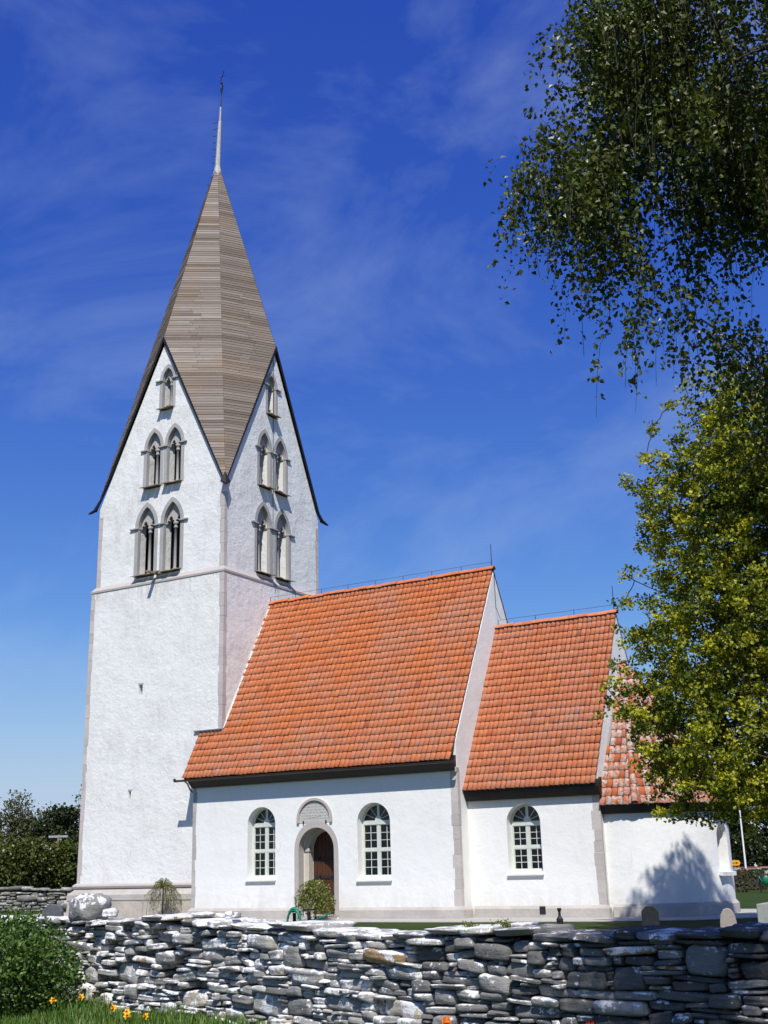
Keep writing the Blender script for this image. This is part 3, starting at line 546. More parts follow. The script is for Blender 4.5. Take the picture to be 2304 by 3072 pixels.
# eaves boards, gutter, brackets
b = MB(); b.prism([(0.004, ZE-.36), (-.12, ZE-.36), (-OV+.06, ZE-.12), (-OV+.06, ZE-.015), (.1, ZE+.2)], lambda u, v, d: (d, u, v), 0, Ln-.02); b.build('eaves_board', WOODD, nr)
b = MB(); b.prism([(YC+.004, ZCE-.36), (YC-.16, ZCE-.36), (YC-OVC+.04, ZCE-.10), (YC-OVC+.04, ZCE-.01), (YC+.1, ZCE+.2)], lambda u, v, d: (d, u, v), Ln+.02, XE+.1); b.build('eaves_board', WOODD, crf)
b = MB(); rg = .075; prof = [(-OV-.02+rg*math.cos(x), ZE-.06+rg*math.sin(x)) for x in [math.pi*(1+k/10) for k in range(11)]]; pin = [(-OV-.02+(rg-.01)*math.cos(x), ZE-.06+(rg-.01)*math.sin(x)) for x in [math.pi*(1+k/10) for k in range(11)]]
b.ustrip(prof, pin, lambda u, v, d: (d, u, v), -.55, Ln+.18); b.lathe([(0, 0), (rg, .001), (rg, .008), (0, .01)], (-.555, -OV-.02, ZE-.06), 14, Matrix.Rotation(R_(90), 3, 'Y')); b.lathe([(0, 0), (rg, .001), (rg, .008), (0, .01)], (Ln+.175, -OV-.02, ZE-.06), 14, Matrix.Rotation(R_(90), 3, 'Y')); b.build('gutter', GUT, nr)
for x in (-.06,): b = MB(); b.tube([(x, .02, ZE-.5), (x, -.12, ZE-.44), (x, -.3, ZE-.2), (x, -OV, ZE-.13)], .03, 6); b.build('gutter_bracket', GUT, nr)
b = MB(); b.box((Ln-.24, -.1, ZE-.42), (Ln+.012, .15, ZE-.24)); b.build('gable_corbel', LIME, nave, bev=.02)
# lightning rods and conductor along the ridges
for x, z, h, name in ((Ln-.05, ZR, .95, 'lightning_rod'), (XE-.05, ZCR, .95, 'lightning_rod')):
    b = MB(); b.tube([(x, YM, z), (x, YM, z+h)], [.018, .012], 5); b.build(name, IRON, church)
b = MB()
for x0, x1, z in ((XT, Ln-.05, ZR+.26), (Ln+.1, XE-.05, ZCR+.26)):
    n_ = int((x1-x0)/1.2); 
    for i in range(n_+1): x = x0+(x1-x0)*i/n_; b.tube([(x, YM, z-.22), (x, YM, z)], .012, 4)
    b.tube([(x0+(x1-x0)*i/12, YM, z-.006*math.sin(i*2.1)) for i in range(13)], .006, 4)
b.tube([(Ln+.03, YM, ZR+.1), (Ln+.03, YM+.02, ZR-1.5), (Ln+.03, YM+.05, ZCR+.75), (Ln+.2, YM+.0, ZCR+.3)], .011, 4)
b.tube([TW((TX+HU+.02, 3.62, 23.5)), TW((TX+HU+.02, 3.62, 13.4)), TW((TX+hwz(13)+.03, 3.62, 12.9))], .014, 4); b.build('lightning_conductor', IRON, church)

# ---- windows
def window(c, a, zs, ry, z0, Y, dep, curt):
    f = mS(Y); a2, b2 = a-.0, .0; D0, D1 = dep, dep+.07; top = zs+ry
    b = MB(); b.ustrip(rounded(c, a+.02, zs, ry+.02, z0-.02), rounded(c, a-.075, zs, ry-.075, z0-.02), f, D0, D1)
    z1, z2 = zs+.0, z0+.10; fr = b.build('window', FRAME, church)
    b = MB(); A = a-.07; bx = lambda u0, u1, v0, v1, d0, d1: b.box((u0, Y+d0, v0), (u1, Y+d1, v1))
    mid = (z0+.06+zs-.06)/2
    bx(c-.045, c+.045, z0, top-.06, D0+.005, D1-.005); bx(c-A, c+A, zs-.09, zs+.05, D0-.012, D1-.01); bx(c-A, c+A, mid-.05, mid+.05, D0+.002, D1-.008); bx(c-A, c+A, z0-.02, z0+.08, D0+.003, D1-.006)
    b.build('mullion', FRAME, fr); b = MB()
    for s in (-1, 1):
        u0, u1 = sorted((c+s*.05, c+s*(A+.01)))
        for zl, zh in ((z0+.07, mid-.04), (mid+.04, zs-.08)):
            e = .03; b.ustrip([(u0, zl), (u1, zl), (u1, zh), (u0, zh)], [(u0+e, zl+e), (u1-e, zl+e), (u1-e, zh-e), (u0+e, zh-e)], f, D0+.012, D1-.012, True)
            um = (u0+u1)/2; bx(um-.010, um+.010, zl+e, zh-e, D0+.02, D1-.02)
            for k in (1, 2): zz = zl+e+(zh-zl-2*e)*k/3; bx(u0+e, u1-e, zz-.010, zz+.010, D0+.021, D1-.021)
    b.build('casement', FRAME, fr); b = MB()
    for an in (28, 56, 124, 152):
        r1_ = min(a, ry)-.08; b.tube([f(c+.1*math.cos(R_(an)), zs+.05+.1*math.sin(R_(an)), D0+.03), f(c+(a-.06)*math.cos(R_(an)), zs+(ry-.06)*math.sin(R_(an)), D0+.03)], .011, 4)
    b.prism([(c+.13*math.cos(x), zs+.05+.16*math.sin(x)) for x in [math.pi*k/8 for k in range(9)]], f, D0-.004, D0+.05); b.build('fan_bar', FRAME, fr)
    b = MB(); b.prism(rounded(c, a-.07, zs, ry-.07, z0), f, D0+.038, D0+.044); b.build('glass', GLASS, fr)
    b = MB(); P = [f(c-a-.04, z0+.07, dep+.01), f(c+a+.0, z0+.07, dep+.01), f(c+a+.04, z0-.06, -.09), f(c-a-.04, z0-.06, -.09)]; V8 = [b.bm.verts.new(Vector(p)+Vector((0, 0, o))) for o in (0, -.05) for p in P]
    for qd in ((0, 1, 2, 3), (7, 6, 5, 4), (0, 4, 5, 1), (1, 5, 6, 2), (2, 6, 7, 3), (3, 7, 4, 0)): b.bm.faces.new([V8[i] for i in qd])
    b.build('sill', SILLS, fr)
    for u0, u1, zl, zh in curt:
        Vt = []; n_ = 26
        for k in range(n_+1):
            u = u0+(u1-u0)*k/n_; d = dep+.2+.03*math.sin(k*1.5)+.012*math.sin(k*3.7)
            Vt += [f(u, zl, d), f(u, zh, d+.02)]
        raw('curtain', Vt, [(2*k, 2*k+2, 2*k+3, 2*k+1) for k in range(n_)], CURT, fr, smooth=True)
window(*ARCW[0], 0, .33, [(2.62, 2.98, 1.4, 3.3), (3.22, 3.42, 1.4, 2.9)])
window(*ARCW[1], 0, .33, [(7.3, 8.02, 1.35, 3.2), (8.05, 8.38, 1.35, 3.1)])
window(*CW, YC, .33, [(12.72, 12.98, 1.4, 3.0)])
# ---- portal, door, inscription
f0_ = mS(0); b = MB(); b.ustrip(rounded(5.585, .925, 2.335, .99, .1), rounded(5.585, .745, 2.335, .745, .1), f0_, -.02, .30); portal = b.build('portal', PINK, church)
b = MB(); b.ustrip(rounded(5.585, .76, 2.33, .77, .1), rounded(5.585, .585, 2.36, .60, .1), f0_, .40, .66); b.build('inner_jamb', CREAM, portal)
for s_ in (-1, 1):
    b = MB(); u0, u1 = sorted((5.585+s_*.56, 5.585+s_*.75)); b.box((u0, .36, 2.26), (u1, .60, 2.40)); b.build('impost', CREAM, portal, bev=.02)
b = MB(); b.box((4.75, -.3, -.02), (6.42, .9, .13)); b.build('threshold', PLN, portal)
b = MB(); n_ = 7
for k in range(n_):
    u0 = 4.98+1.21*k/n_; u1 = u0+1.21/n_-.008; zt = [2.36+.6*math.sqrt(max(0, 1-((u-5.585)/.6)**2)) for u in (u0, u1)]
    b.prism([(u0, .13), (u1, .13), (u1, zt[1]), (u0, zt[0])], f0_, .72+.006*(k % 2), .80)
door = b.build('door', DOOR, church)
for z in (.75, 1.38, 2.0):
    b = MB(); b.box((5.02, .70, z-.045), (6.16, .722, z+.045)); b.box((5.25, .70, z-.12), (5.29, .718, z+.12)); b.box((5.8, .70, z-.12), (5.84, .718, z+.12)); b.build('iron_strap', IRON, door)
b = MB(); b.lathe([(.05, 0), (.05, .02), (.02, .03)], (6.02, .7, 1.2), 10, Matrix.Rotation(R_(90), 3, 'X')); b.tube([(6.02+.05*math.cos(x), .68, 1.15+.06*math.sin(x)) for x in [2*math.pi*k/10 for k in range(11)]], .008, 5); b.build('handle', IRON, door)
b = MB(); b.ustrip(rounded(5.535, .745, 3.38, .72, 3.25), rounded(5.535, .655, 3.38, .635, 3.25), f0_, -.075, .05); tab = b.build('inscription_tablet', PINK, church)
b = MB(); b.prism(rounded(5.535, .66, 3.38, .64, 3.25), f0_, -.012, .04); b.build('plate', TABL, tab)
b = MB()
for r, (hw_, z) in enumerate(((.30, 3.90), (.43, 3.80), (.50, 3.70), (.54, 3.60), (.56, 3.50), (.58, 3.40))):   # five worn lines of carved script, too worn to read
    u = 5.535-hw_
    while u < 5.535+hw_-.03:
        wl_ = random.uniform(.06, .17); pts = []
        if abs(u-5.535) < .45 and r == 5 and False: pass
        k = 0
        while k < wl_: pts.append((u+k+.006*math.sin(k*300), -.016, z+.022*math.sin(k*210+r)*random.uniform(.5, 1.2))); k += .011
        if u+wl_ < 5.535+hw_+.04: b.tube(pts, .0055, 3, False)
        u += wl_+.04
b.build('lettering', INSC, tab)
b = MB(); b.tube([(5.27, -.016, 3.46), (5.42, -.016, 3.445), (5.535, -.016, 3.43), (5.65, -.016, 3.455), (5.8, -.016, 3.462)], .005, 3); b.build('flourish', INSC, tab)
for u in (5.06, 6.02): b = MB(); b.box((u-.018, -.05, 3.22), (u+.018, .02, 3.32)); b.build('iron_clamp', IRON, tab)

# ================================================================ FOREGROUND DRY STONE WALL
def qsphere(n):                                # unit cube grid, shared vertices
    idx, P, Fc = {}, [], []
    def g(p):
        k = tuple(round(x*1000) for x in p)
        if k not in idx: idx[k] = len(P); P.append(p)
        return idx[k]
    for ax in range(3):
        for s in (-1, 1):
            for i in range(n):
                for j in range(n):
                    q = []
                    for di, dj in ((0, 0), (1, 0), (1, 1), (0, 1)):
                        p = [0, 0, 0]; p[ax] = s; p[(ax+1) % 3] = -1+2*(i+di)/n; p[(ax+2) % 3] = -1+2*(j+dj)/n; q.append(g(tuple(p)))
                    Fc.append(q if s > 0 else q[::-1])
    return np.array(P, float), np.array(Fc)
QS = {n: qsphere(n) for n in (2, 3, 5, 7)}
def rock(cen, half, n, k=5., rough=.10, jit=.14, strata=.0, rot=None):
    """one irregular slab: rounded block, skewed by its corners, with noise and bedding ridges; half = (along, through, up)"""
    P, Fc = QS[n]; p = P/np.power((np.abs(P)**k).sum(1), 1/k)[:, None]
    cj = rng.uniform(-jit, jit, (2, 2, 2, 3)); wts = (p+1)/2; off = np.zeros_like(p)
    for i in (0, 1):
        for j in (0, 1):
            for l in (0, 1):
                ww = (wts[:, 0] if i else 1-wts[:, 0])*(wts[:, 1] if j else 1-wts[:, 1])*(wts[:, 2] if l else 1-wts[:, 2]); off += ww[:, None]*cj[i, j, l]
    half = np.array(half); q = (p+off)*half; m = half.min()
    for f_ in (11., 27., 58.):
        dr = rng.normal(0, 1, (3, 3)); ph = rng.uniform(0, 6.3, 3); q = q+(p/np.linalg.norm(p, axis=1)[:, None])*(np.sin(q@dr.T*f_+ph).sum(1)*rough*m*(11/f_)**.45*.45)[:, None]
    if strata: 
        s_ = np.sin(q[:, 2]*rng.uniform(60, 110)+q[:, 0]*rng.normal(0, 4)+rng.uniform(0, 6))*strata; q[:, 1] += s_*np.sign(p[:, 1]); 
    if rot is not None: q = q@rot.T
    return q+np.array(cen), Fc
def pack(length, height, cw, ch, big, seed, wmin, wmax):
    """irregular courses: big blocks first, thin slabs fill what is left"""
    r = random.Random(seed); nx, nz = int(length/cw), int(height/ch); g = np.zeros((nx, nz), bool); out = []
    for _ in range(big):
        w_, h_ = r.randint(5, 11), r.choice((3, 4, 4, 5, 6)); x, z = r.randint(0, nx-w_), r.randint(0, max(0, nz-h_-1))
        if not g[x:x+w_, z:z+h_].any(): g[x:x+w_, z:z+h_] = True; out.append((x, z, w_, h_))
    for z in range(nz):
        x = 0
        while x < nx:
            if g[x, z]: x += 1; continue
            run = 1
            while x+run < nx and not g[x+run, z]: run += 1
            w_ = min(run, r.randint(wmin, wmax)); h_ = r.choice((1, 1, 2, 2, 2, 3)) if w_ > 2 else r.choice((1, 1, 2)); 
            if run-w_ == 1: w_ = run
            while h_ > 1 and (z+h_ > nz or g[x:x+w_, z:z+h_].any()): h_ -= 1
            g[x:x+w_, z:z+h_] = True; out.append((x, z, w_, h_)); x += w_
    return [((x+w_/2)*cw, (z+h_/2)*ch, w_*cw/2, h_*ch/2) for x, z, w_, h_ in out]
class Line:                                   # ground-plan polyline with arc length
    def __init__(s, pts): s.p = [np.array(q[:2], float) for q in pts]; s.l = [np.linalg.norm(b-a) for a, b in zip(s.p, s.p[1:])]; s.L = sum(s.l)
    def at(s, u):
        for a, b, l in zip(s.p, s.p[1:], s.l):
            if u <= l or b is s.p[-1]:
                d = (b-a)/l; return a+d*u, d
            u -= l
def drystone(name, line, height, thick, cw, ch, big, seed, mat, n, label, topf=lambda u: 0., wmin=2, wmax=8, caps=True, z0=0., dent=None, tone=None):
    VV, FF, AA = [], [], []; nv = 0
    def add(u, dpt, z, half, **kw):
        nonlocal nv
        q, d = line.at(min(max(u, 0), line.L)); ang = math.atan2(d[1], d[0])+random.gauss(0, .03); c_, s_ = math.cos(ang), math.sin(ang); tl = random.gauss(0, .05); R2 = np.array(((c_, -s_, 0), (s_, c_, 0), (0, 0, 1)))@np.array(((math.cos(tl), 0, -math.sin(tl)), (0, 1, 0), (math.sin(tl), 0, math.cos(tl))))
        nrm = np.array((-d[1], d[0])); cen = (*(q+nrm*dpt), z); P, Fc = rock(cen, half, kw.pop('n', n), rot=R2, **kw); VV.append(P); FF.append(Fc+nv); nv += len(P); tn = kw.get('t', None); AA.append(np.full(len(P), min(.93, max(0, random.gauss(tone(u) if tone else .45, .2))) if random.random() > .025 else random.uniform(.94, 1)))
    for u, z, hu, hz in pack(line.L, height, cw, ch, big, seed, wmin, wmax):
        lift = topf(u)*z/height; dd = random.uniform(-.045, .05)
        if dent and dent(u, z): dd += random.uniform(.08, .22); 
        add(u, .13+dd, z0+z+lift, (hu*random.uniform(.92, 1.02), .15, hz*random.uniform(.88, 1.02)), k=random.uniform(4.5, 8), strata=.004 if n > 3 else 0, jit=.17 if hu > .1 else .25, rough=.10)
    if caps:
        u = 0.
        while u < line.L:
            w_ = random.uniform(.22, .55)*(cw/.07)**.5; h_ = random.uniform(.03, .06)*(ch/.05)
            add(u+w_/2, thick/2-.04+random.uniform(-.04, .03), z0+height+topf(u)+h_*.6+random.uniform(-.01, .03), (w_*.52, thick/2+.02, h_), k=6, strata=.005, rough=.13, jit=.2); u += w_
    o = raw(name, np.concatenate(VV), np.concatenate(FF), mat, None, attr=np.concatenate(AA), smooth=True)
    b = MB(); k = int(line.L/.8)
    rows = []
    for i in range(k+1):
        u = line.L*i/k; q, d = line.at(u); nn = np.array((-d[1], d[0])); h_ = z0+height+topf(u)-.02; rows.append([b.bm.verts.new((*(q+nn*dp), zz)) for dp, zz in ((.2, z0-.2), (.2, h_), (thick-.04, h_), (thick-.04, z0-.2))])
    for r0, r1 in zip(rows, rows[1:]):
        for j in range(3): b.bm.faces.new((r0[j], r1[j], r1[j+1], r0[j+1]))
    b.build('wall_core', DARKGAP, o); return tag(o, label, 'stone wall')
wl = Line([F(-9.5, 21.8), F(-5.0, 18.0), F(-2.4, 15.35), F(.2, 12.45), F(1.9, 10.85), F(3.4, 9.75), F(6.5, 7.8)])
def wtop(u): return .035*math.sin(u*.9)+.03*math.sin(u*2.3+1)-.015*max(0, min(1, (u-12)/4))
drystone('stone_wall', wl, 1.07, .75, .058, .039, 240, 5, FIELD, 7, 'grey dry stone wall with white lichen running across the foreground in front of the church', wtop, dent=lambda u, z: 7.4 < u < 9.6 and .35 < z < .9 and random.random() < .4, tone=lambda u: .66-.46*max(0, min(1, (u-12.8)/3.4)))  # tone drops toward the right: birch shade put into the stone colours
def loose(name, cen, half, label, seed, tint=.4, mat=None, rotz=0):
    q, Fc = rock((0, 0, 0), half, 7, k=4, rough=.14, jit=.2, strata=.008); o = raw(name, q, Fc, mat or FIELD, None, attr=np.full(len(q), tint), smooth=True); o.location = cen; o.rotation_euler = (0, 0, rotz); return tag(o, label, 'stone')
def ontop(px_a, dep, dz): v = F(px_a, dep, 1.13+dz); return v
loose('boulder', ontop(-4.28, 17.55, .13), (.30, .22, .17), 'large white crusted boulder lying on the left end of the foreground wall', 1, .5, rotz=-.4)
loose('loose_stone', ontop(-3.9, 17.1, .08), (.10, .08, .06), 'small brownish stone on the wall just right of the large boulder', 2, .8, rotz=.3)
loose('loose_stone', ontop(-2.42, 15.7, .075), (.15, .12, .035), 'thin flat pinkish stone lying on the wall below the church corner', 3, .85, rotz=-.2)
loose('loose_stone', ontop(-2.02, 15.2, .08), (.055, .05, .05), 'pale pointed stone on the wall, left one of a pair of small stones', 4, .9, rotz=.5)
loose('loose_stone', ontop(-1.90, 15.08, .08), (.06, .05, .035), 'rounded grey stone on the wall, right one of a pair of small stones', 5, .5, rotz=-.5)
# boundary walls beyond the churchyard
drystone('stone_wall', Line([F(-40, 60), F(-14, 60.5), F(-10, 60.5)]), .98, .7, .15, .09, 60, 9, FARST, 2, 'low churchyard wall of small grey stones left of the tower', lambda u: .06*math.sin(u), 1, 3)
drystone('stone_wall', Line([F(14, 73), F(24, 71.5), F(36, 71)]), .92, .7, .17, .10, 30, 10, FARST, 2, 'pale stone wall beyond the clipped hedges right of the apse', lambda u: .05*math.sin(u), 1, 3)

# ================================================================ TREES
def leaves(cen, size, tint, mat, name, parent, up=.4, droop=0., fold=.25, aspect=.8):
    """one folded diamond per leaf"""
    n = len(cen); ax = rng.normal(0, 1, (n, 3)); ax[:, 2] -= droop; ax /= np.linalg.norm(ax, axis=1)[:, None]
    nr_ = rng.normal(0, 1, (n, 3)); nr_[:, 2] += up; nr_ -= ax*(nr_*ax).sum(1)[:, None]; nr_ /= np.linalg.norm(nr_, axis=1)[:, None]; sd_ = np.cross(ax, nr_)
    s = np.asarray(size)[:, None]; V = np.stack([cen, cen+ax*s*.38+sd_*s*.5*aspect+nr_*s*fold*.5, cen+ax*s, cen+ax*s*.38-sd_*s*.5*aspect+nr_*s*fold*.5], 1).reshape(-1, 3)
    i = np.arange(n)[:, None]*4; Fc = np.concatenate([i+np.array([[0, 1, 2]]), i+np.array([[0, 2, 3]])], 0)
    return raw(name, V, Fc, mat, parent, attr=np.repeat(np.clip(tint, 0, 1), 4))
def inlobe(lobes, n):
    wts = np.array([l[3]*l[3]*l[4]*l[5] for l in lobes]); ch = rng.choice(len(lobes), n, p=wts/wts.sum()); L_ = np.array([[l[0], l[1], l[2], l[3], l[3], l[4]] for l in lobes])[ch]
    d = rng.normal(0, 1, (n, 3)); d /= np.linalg.norm(d, axis=1)[:, None]; r = rng.uniform(0, 1, n)**.40
    return L_[:, :3]+d*r[:, None]*L_[:, 3:]
def world(P):                                  # (right, ahead, up) seen from the photographer's standing point -> world
    return np.stack([CAM.x+gx.x*P[:, 0]+gy.x*P[:, 1], CAM.y+gx.y*P[:, 0]+gy.y*P[:, 1], P[:, 2]], 1)
def sag(p, q, s, n=6): return [p.lerp(q, t)+Vector((0, 0, s*4*t*(1-t))) for t in [i/n for i in range(n+1)]]
def limbs(root, anchors, trunk_pts, r0, mat, name, sagk=.08, r1=.008, kk=14):
    """branches: greedy tree from trunk points to the anchors"""
    nodes = [Vector(p) for p in trunk_pts]; rad = [r0*(1-.75*i/len(trunk_pts)) for i in range(len(trunk_pts))]; b = MB(); order = sorted(anchors, key=lambda a: min((a-t_).length for t_ in nodes[:]))
    for a in order:
        best = min(range(len(nodes)), key=lambda i: (nodes[i]-a).length*(1+.25*max(0, (nodes[i].z-a.z))/((nodes[i]-a).length+.1))); p = nodes[best]; rr = max(r1*1.3, rad[best]*.62); pts = sag(p, a, (a-p).length*sagk*random.uniform(.3, 1.3), 5)
        j = [Vector((random.gauss(0, .02), random.gauss(0, .02), random.gauss(0, .02)))*(a-p).length for _ in pts]; pts = [pts[0]]+[q+e for q, e in zip(pts[1:-1], j[1:-1])]+[pts[-1]]
        rs = [rr+(max(r1, rr*.45)-rr)*i/5 for i in range(6)]; b.tube(pts, rs, 5, False)
        for q, r_ in list(zip(pts, rs))[2:]: nodes.append(q); rad.append(r_)
    return b.build(name, mat, root, smooth=True)
# ---- silver birch close by on the right
def birch():
    root = empty('birch_tree', F(6.2, 10.6), 'drooping dark leaved birch hanging over the upper right of the view', 'tree')
    base = F(6.2, 10.6); tp = [base+Vector((.12*math.sin(i), .1*math.cos(i*1.3), i*1.6)) for i in range(11)]; inv = lambda v: Vector(v)-base
    b = MB(); b.tube([inv(p) for p in tp], [.30-.026*i for i in range(11)], 10); b.build('trunk', BBARK, root, smooth=True)
    lob = [(4.4, 9.3, 9.5, 2.6, 1.9, 3.2), (2.35, 9.0, 7.4, 1.1, .8, 10), (2.45, 9.0, 6.6, .62, .65, 9), (2.6, 9.2, 9.2, .95, .8, 8), (3.6, 9.4, 7.8, 1.1, 1.1, 4), (4.3, 10.0, 5.6, .95, 1.6, 4), (3.2, 9.4, 6.0, .36, .8, 5), (2.8, 8.8, 8.3, 1.0, .8, 6),
           (4.1, 4.9, 8.8, 2.9, .9, 14), (7, 9.5, 12, 4.2, 4.0, .35), (8.5, 12, 8, 3.2, 3.5, .3), (5.9, 5.0, 6.6, 2.7, 1.9, 2.4), (6.2, 8, 4.8, 2.2, 1.2, .9), (5.0, 1.2, 8.6, 3.6, 3.0, 1.2)]  # last lobe: unseen crown toward the camera, added to keep sky light off the wall
    gap = lambda q: np.sin(q[:, 0]*3.1+1.7*np.sin(q[:, 2]*1.9))+np.sin(q[:, 1]*2.7+q[:, 2]*2.3)+np.sin(q[:, 2]*3.3-q[:, 0]*1.3) > -.45      # the crown hangs in bunches with air between
    A = world(inlobe(lob, 1500)); anchors = [inv(a) for a in A if rng.random() < .22]
    limbs(root, [inv(F(*p)) for p in ((4.6, 9.6, 8.8), (3.3, 9.2, 8.9), (2.0, 9.1, 9.0), (3.4, 9.2, 7.5), (2.3, 9.0, 7.6), (1.75, 9.0, 7.2), (2.4, 9.0, 6.7), (3.9, 9.6, 6.1), (3.4, 9.4, 5.4), (2.9, 9.4, 4.7), (4.5, 6.0, 8.6), (2.5, 5.0, 8.9))]+anchors, [inv(p) for p in tp[2:]], .12, BARK, 'branch', .06, .008)
    nd = 34000; S0 = A[rng.integers(0, len(A), nd)]+rng.normal(0, .15, (nd, 3)); S0 = S0[gap(S0)]; Ls, Ts = [], []; b = MB(); Z = np.array((0, 0, -1.))
    tv, tf = [], []
    for i, s in enumerate(S0):
        h = rng.normal(0, 1, 3); h[2] = 0; h /= np.linalg.norm(h)+1e-6; ln = rng.uniform(.3, .85); tn = rng.normal(.45, .2); nl = int(ln*26); tt = np.sort(rng.uniform(.05, 1, nl))
        path = lambda t_: s+h*(ln*.38*np.sqrt(t_))[:, None]+Z*(ln*(.15*t_+.75*t_*t_))[:, None]
        P = path(tt); Ls.append(P+rng.normal(0, .028, P.shape)); Ts.append(np.full(nl, tn)+rng.normal(0, .2, nl))
        if i % 2 == 0:
            q = path(np.array([0, .35, .7, 1.])); k = len(tv); w_ = np.array((-h[1], h[0], 0))*.0021
            for p in q: tv += [p-w_, p+w_]
            tf += [(k+2*j, k+2*j+1, k+2*j+3, k+2*j+2) for j in range(3)]
    Ls = np.concatenate(Ls); Ts = np.concatenate(Ts); bb = np.array(base)
    raw('twig', np.array(tv)-bb, tf, BARK, root)
    leaves(Ls-bb, rng.uniform(.033, .066, len(Ls)), Ts, BIRCH, 'crown', root, .35, .9, .3)
birch()
# ---- flowering maple in the churchyard, right of the apse
def maple():
    base = F(12.0, 31.0); root = empty('maple_tree', base, 'yellow green flowering maple standing in front of the apse on the right', 'tree'); inv = lambda v: Vector(v)-base
    tp = [base+Vector((.1*math.sin(i), .1*math.cos(i), i*1.1)) for i in range(11)]; b = MB(); b.tube([inv(p) for p in tp], [.34-.028*i for i in range(11)], 10); b.build('trunk', BARK, root, smooth=True)
    lob = [(8.45, 30, 4.4, 2.1, 1.8, 1.05), (7.2, 30, 5.6, 1.5, .9, .8), (8.5, 30.2, 7.4, 2.3, 1.7, 1.0), (8.9, 30.2, 10.4, 2.2, 2.0, 1.0), (10.0, 29.5, 12.1, 2.1, 2.1, .85), (12, 30.3, 7, 3.8, 4.6, .5), (12, 29.3, 10.6, 3.0, 2.4, .5), (9.8, 29.5, 3.3, 2.4, .8, 1.1)]
    P = inlobe(lob, 3000)
    tips = np.array([(5.5, 30, 5.95), (5.9, 30, 5.4), (6.1, 30, 4.6), (6.35, 30, 11.45), (6.6, 30, 11.2), (6.9, 30, 10.9), (7.1, 30, 12.2), (7.3, 30, 12.9), (6.25, 30, 8.8), (6.2, 30, 8.2), (6.3, 30, 7.3), (6.5, 30, 6.8), (6.6, 29.6, 2.75), (6.9, 29.6, 2.6), (7.2, 29.6, 2.65), (6.2, 30, 3.9), (7.8, 30, 13.6), (8.3, 30, 14.0), (5.8, 30, 6.5)])
    A = np.concatenate([tips, P]); A = world(np.stack([A[:, 0]*.97, A[:, 1]*.97, 1.75+(A[:, 2]-1.75)*.97], 1)); anchors = [inv(a) for i, a in enumerate(A) if i < len(tips) or i % 7 == 0]
    limbs(root, anchors, [inv(p) for p in tp[2:]], .15, BARK, 'branch', -.04, .012)
    Ls, Ts, Sz = [], [], []
    for i, a in enumerate(A):
        for _ in range(2):
            c = a+rng.normal(0, .2 if i >= len(tips) else .1, 3); n = rng.integers(24, 44); d = rng.normal(0, 1, (n, 3)); d /= np.linalg.norm(d, axis=1)[:, None]; d[:, 2] *= .75
            Ls.append(c+d*rng.uniform(.06, .24, n)[:, None]); Ts.append(rng.normal(.5, .24)+rng.normal(0, .18, n)); Sz.append(rng.uniform(.06, .12, n))
    leaves(np.concatenate(Ls)-np.array(base), np.concatenate(Sz), np.concatenate(Ts), MAPLE, 'crown', root, .8, 0, .3, .9)
maple()
# ---- background trees: own trunk, limbs and crown each
def bgtree(name, a, d, h, lobes, mat, label, n, ls, bark=BARK, tr=.16, group=None, per=14, spread=.32):
    base = F(a, d); base.z = gz(base.x, base.y); root = empty(name, base, label, 'tree', group); b = MB(); b.tube([Vector((.15*math.sin(i*1.1), .12*math.cos(i), h*.9*i/6)) for i in range(7)], [tr*(1-.13*i) for i in range(7)], 6); b.build('trunk', bark, root, smooth=True)
    P = inlobe(lobes, int(n*1.5)); anchors = [Vector(p) for p in P[::8]]; limbs(root, anchors, [Vector((0, 0, h*.9*i/6)) for i in range(2, 7)], tr*.4, bark, 'branch', -.03, .02)
    c = np.repeat(P, per, 0)+rng.normal(0, spread, (len(P)*per, 3))*np.array((1, 1, .7)); leaves(c, rng.uniform(ls*.7, ls*1.5, len(c)), np.repeat(rng.normal(.5, .2, len(P)), per)+rng.normal(0, .15, len(c)), mat, 'crown', root, .6, .2, .3, .9)
GL = 'trees behind the churchyard wall left of the tower'
bgtree('birch_tree', -36.2, 104, 10.4, [(0, 0, 8.6, 1.7, 1.7, .9), (.2, 0, 5.6, 2.7, 2.6, 1)], FARB, 'tall hazy birch at the left edge of the photo, highest of the far trees', 420, .2, BBARK, .13, GL)
bgtree('birch_tree', -33.2, 108, 9.2, [(0, 0, 7.6, 1.3, 1.3, .7), (.4, 0, 5.4, 2.0, 1.9, .9)], FARB, 'thin pale birch between the tallest far tree and the dark pine', 170, .18, BBARK, .11, GL)
bgtree('birch_tree', -30.6, 108, 7.6, [(0, 0, 6.3, 1.3, 1.1, .6), (-.8, 0, 4.8, 1.6, 1.4, .9)], FARB, 'sparse small birch left of the dark pine', 110, .17, BBARK, .1, GL)
bgtree('pine_tree', -26.9, 100, 7.3, [(0, 0, 6.4, 1.3, .55, 1), (-.9, 0, 5.3, 1.9, .5, 1), (.4, 0, 4.4, 2.0, .6, 1)], FARP, 'dark flat topped pine close to the tower', 300, .2, BARK, .16, GL)
bgtree('birch_tree', -26.2, 106, 9.2, [(0, 0, 7.7, 1.0, 1.5, .8), (.2, 0, 5.4, 1.5, 1.8, .8)], FARB, 'upright birch half hidden by the left edge of the tower', 150, .18, BBARK, .1, GL)
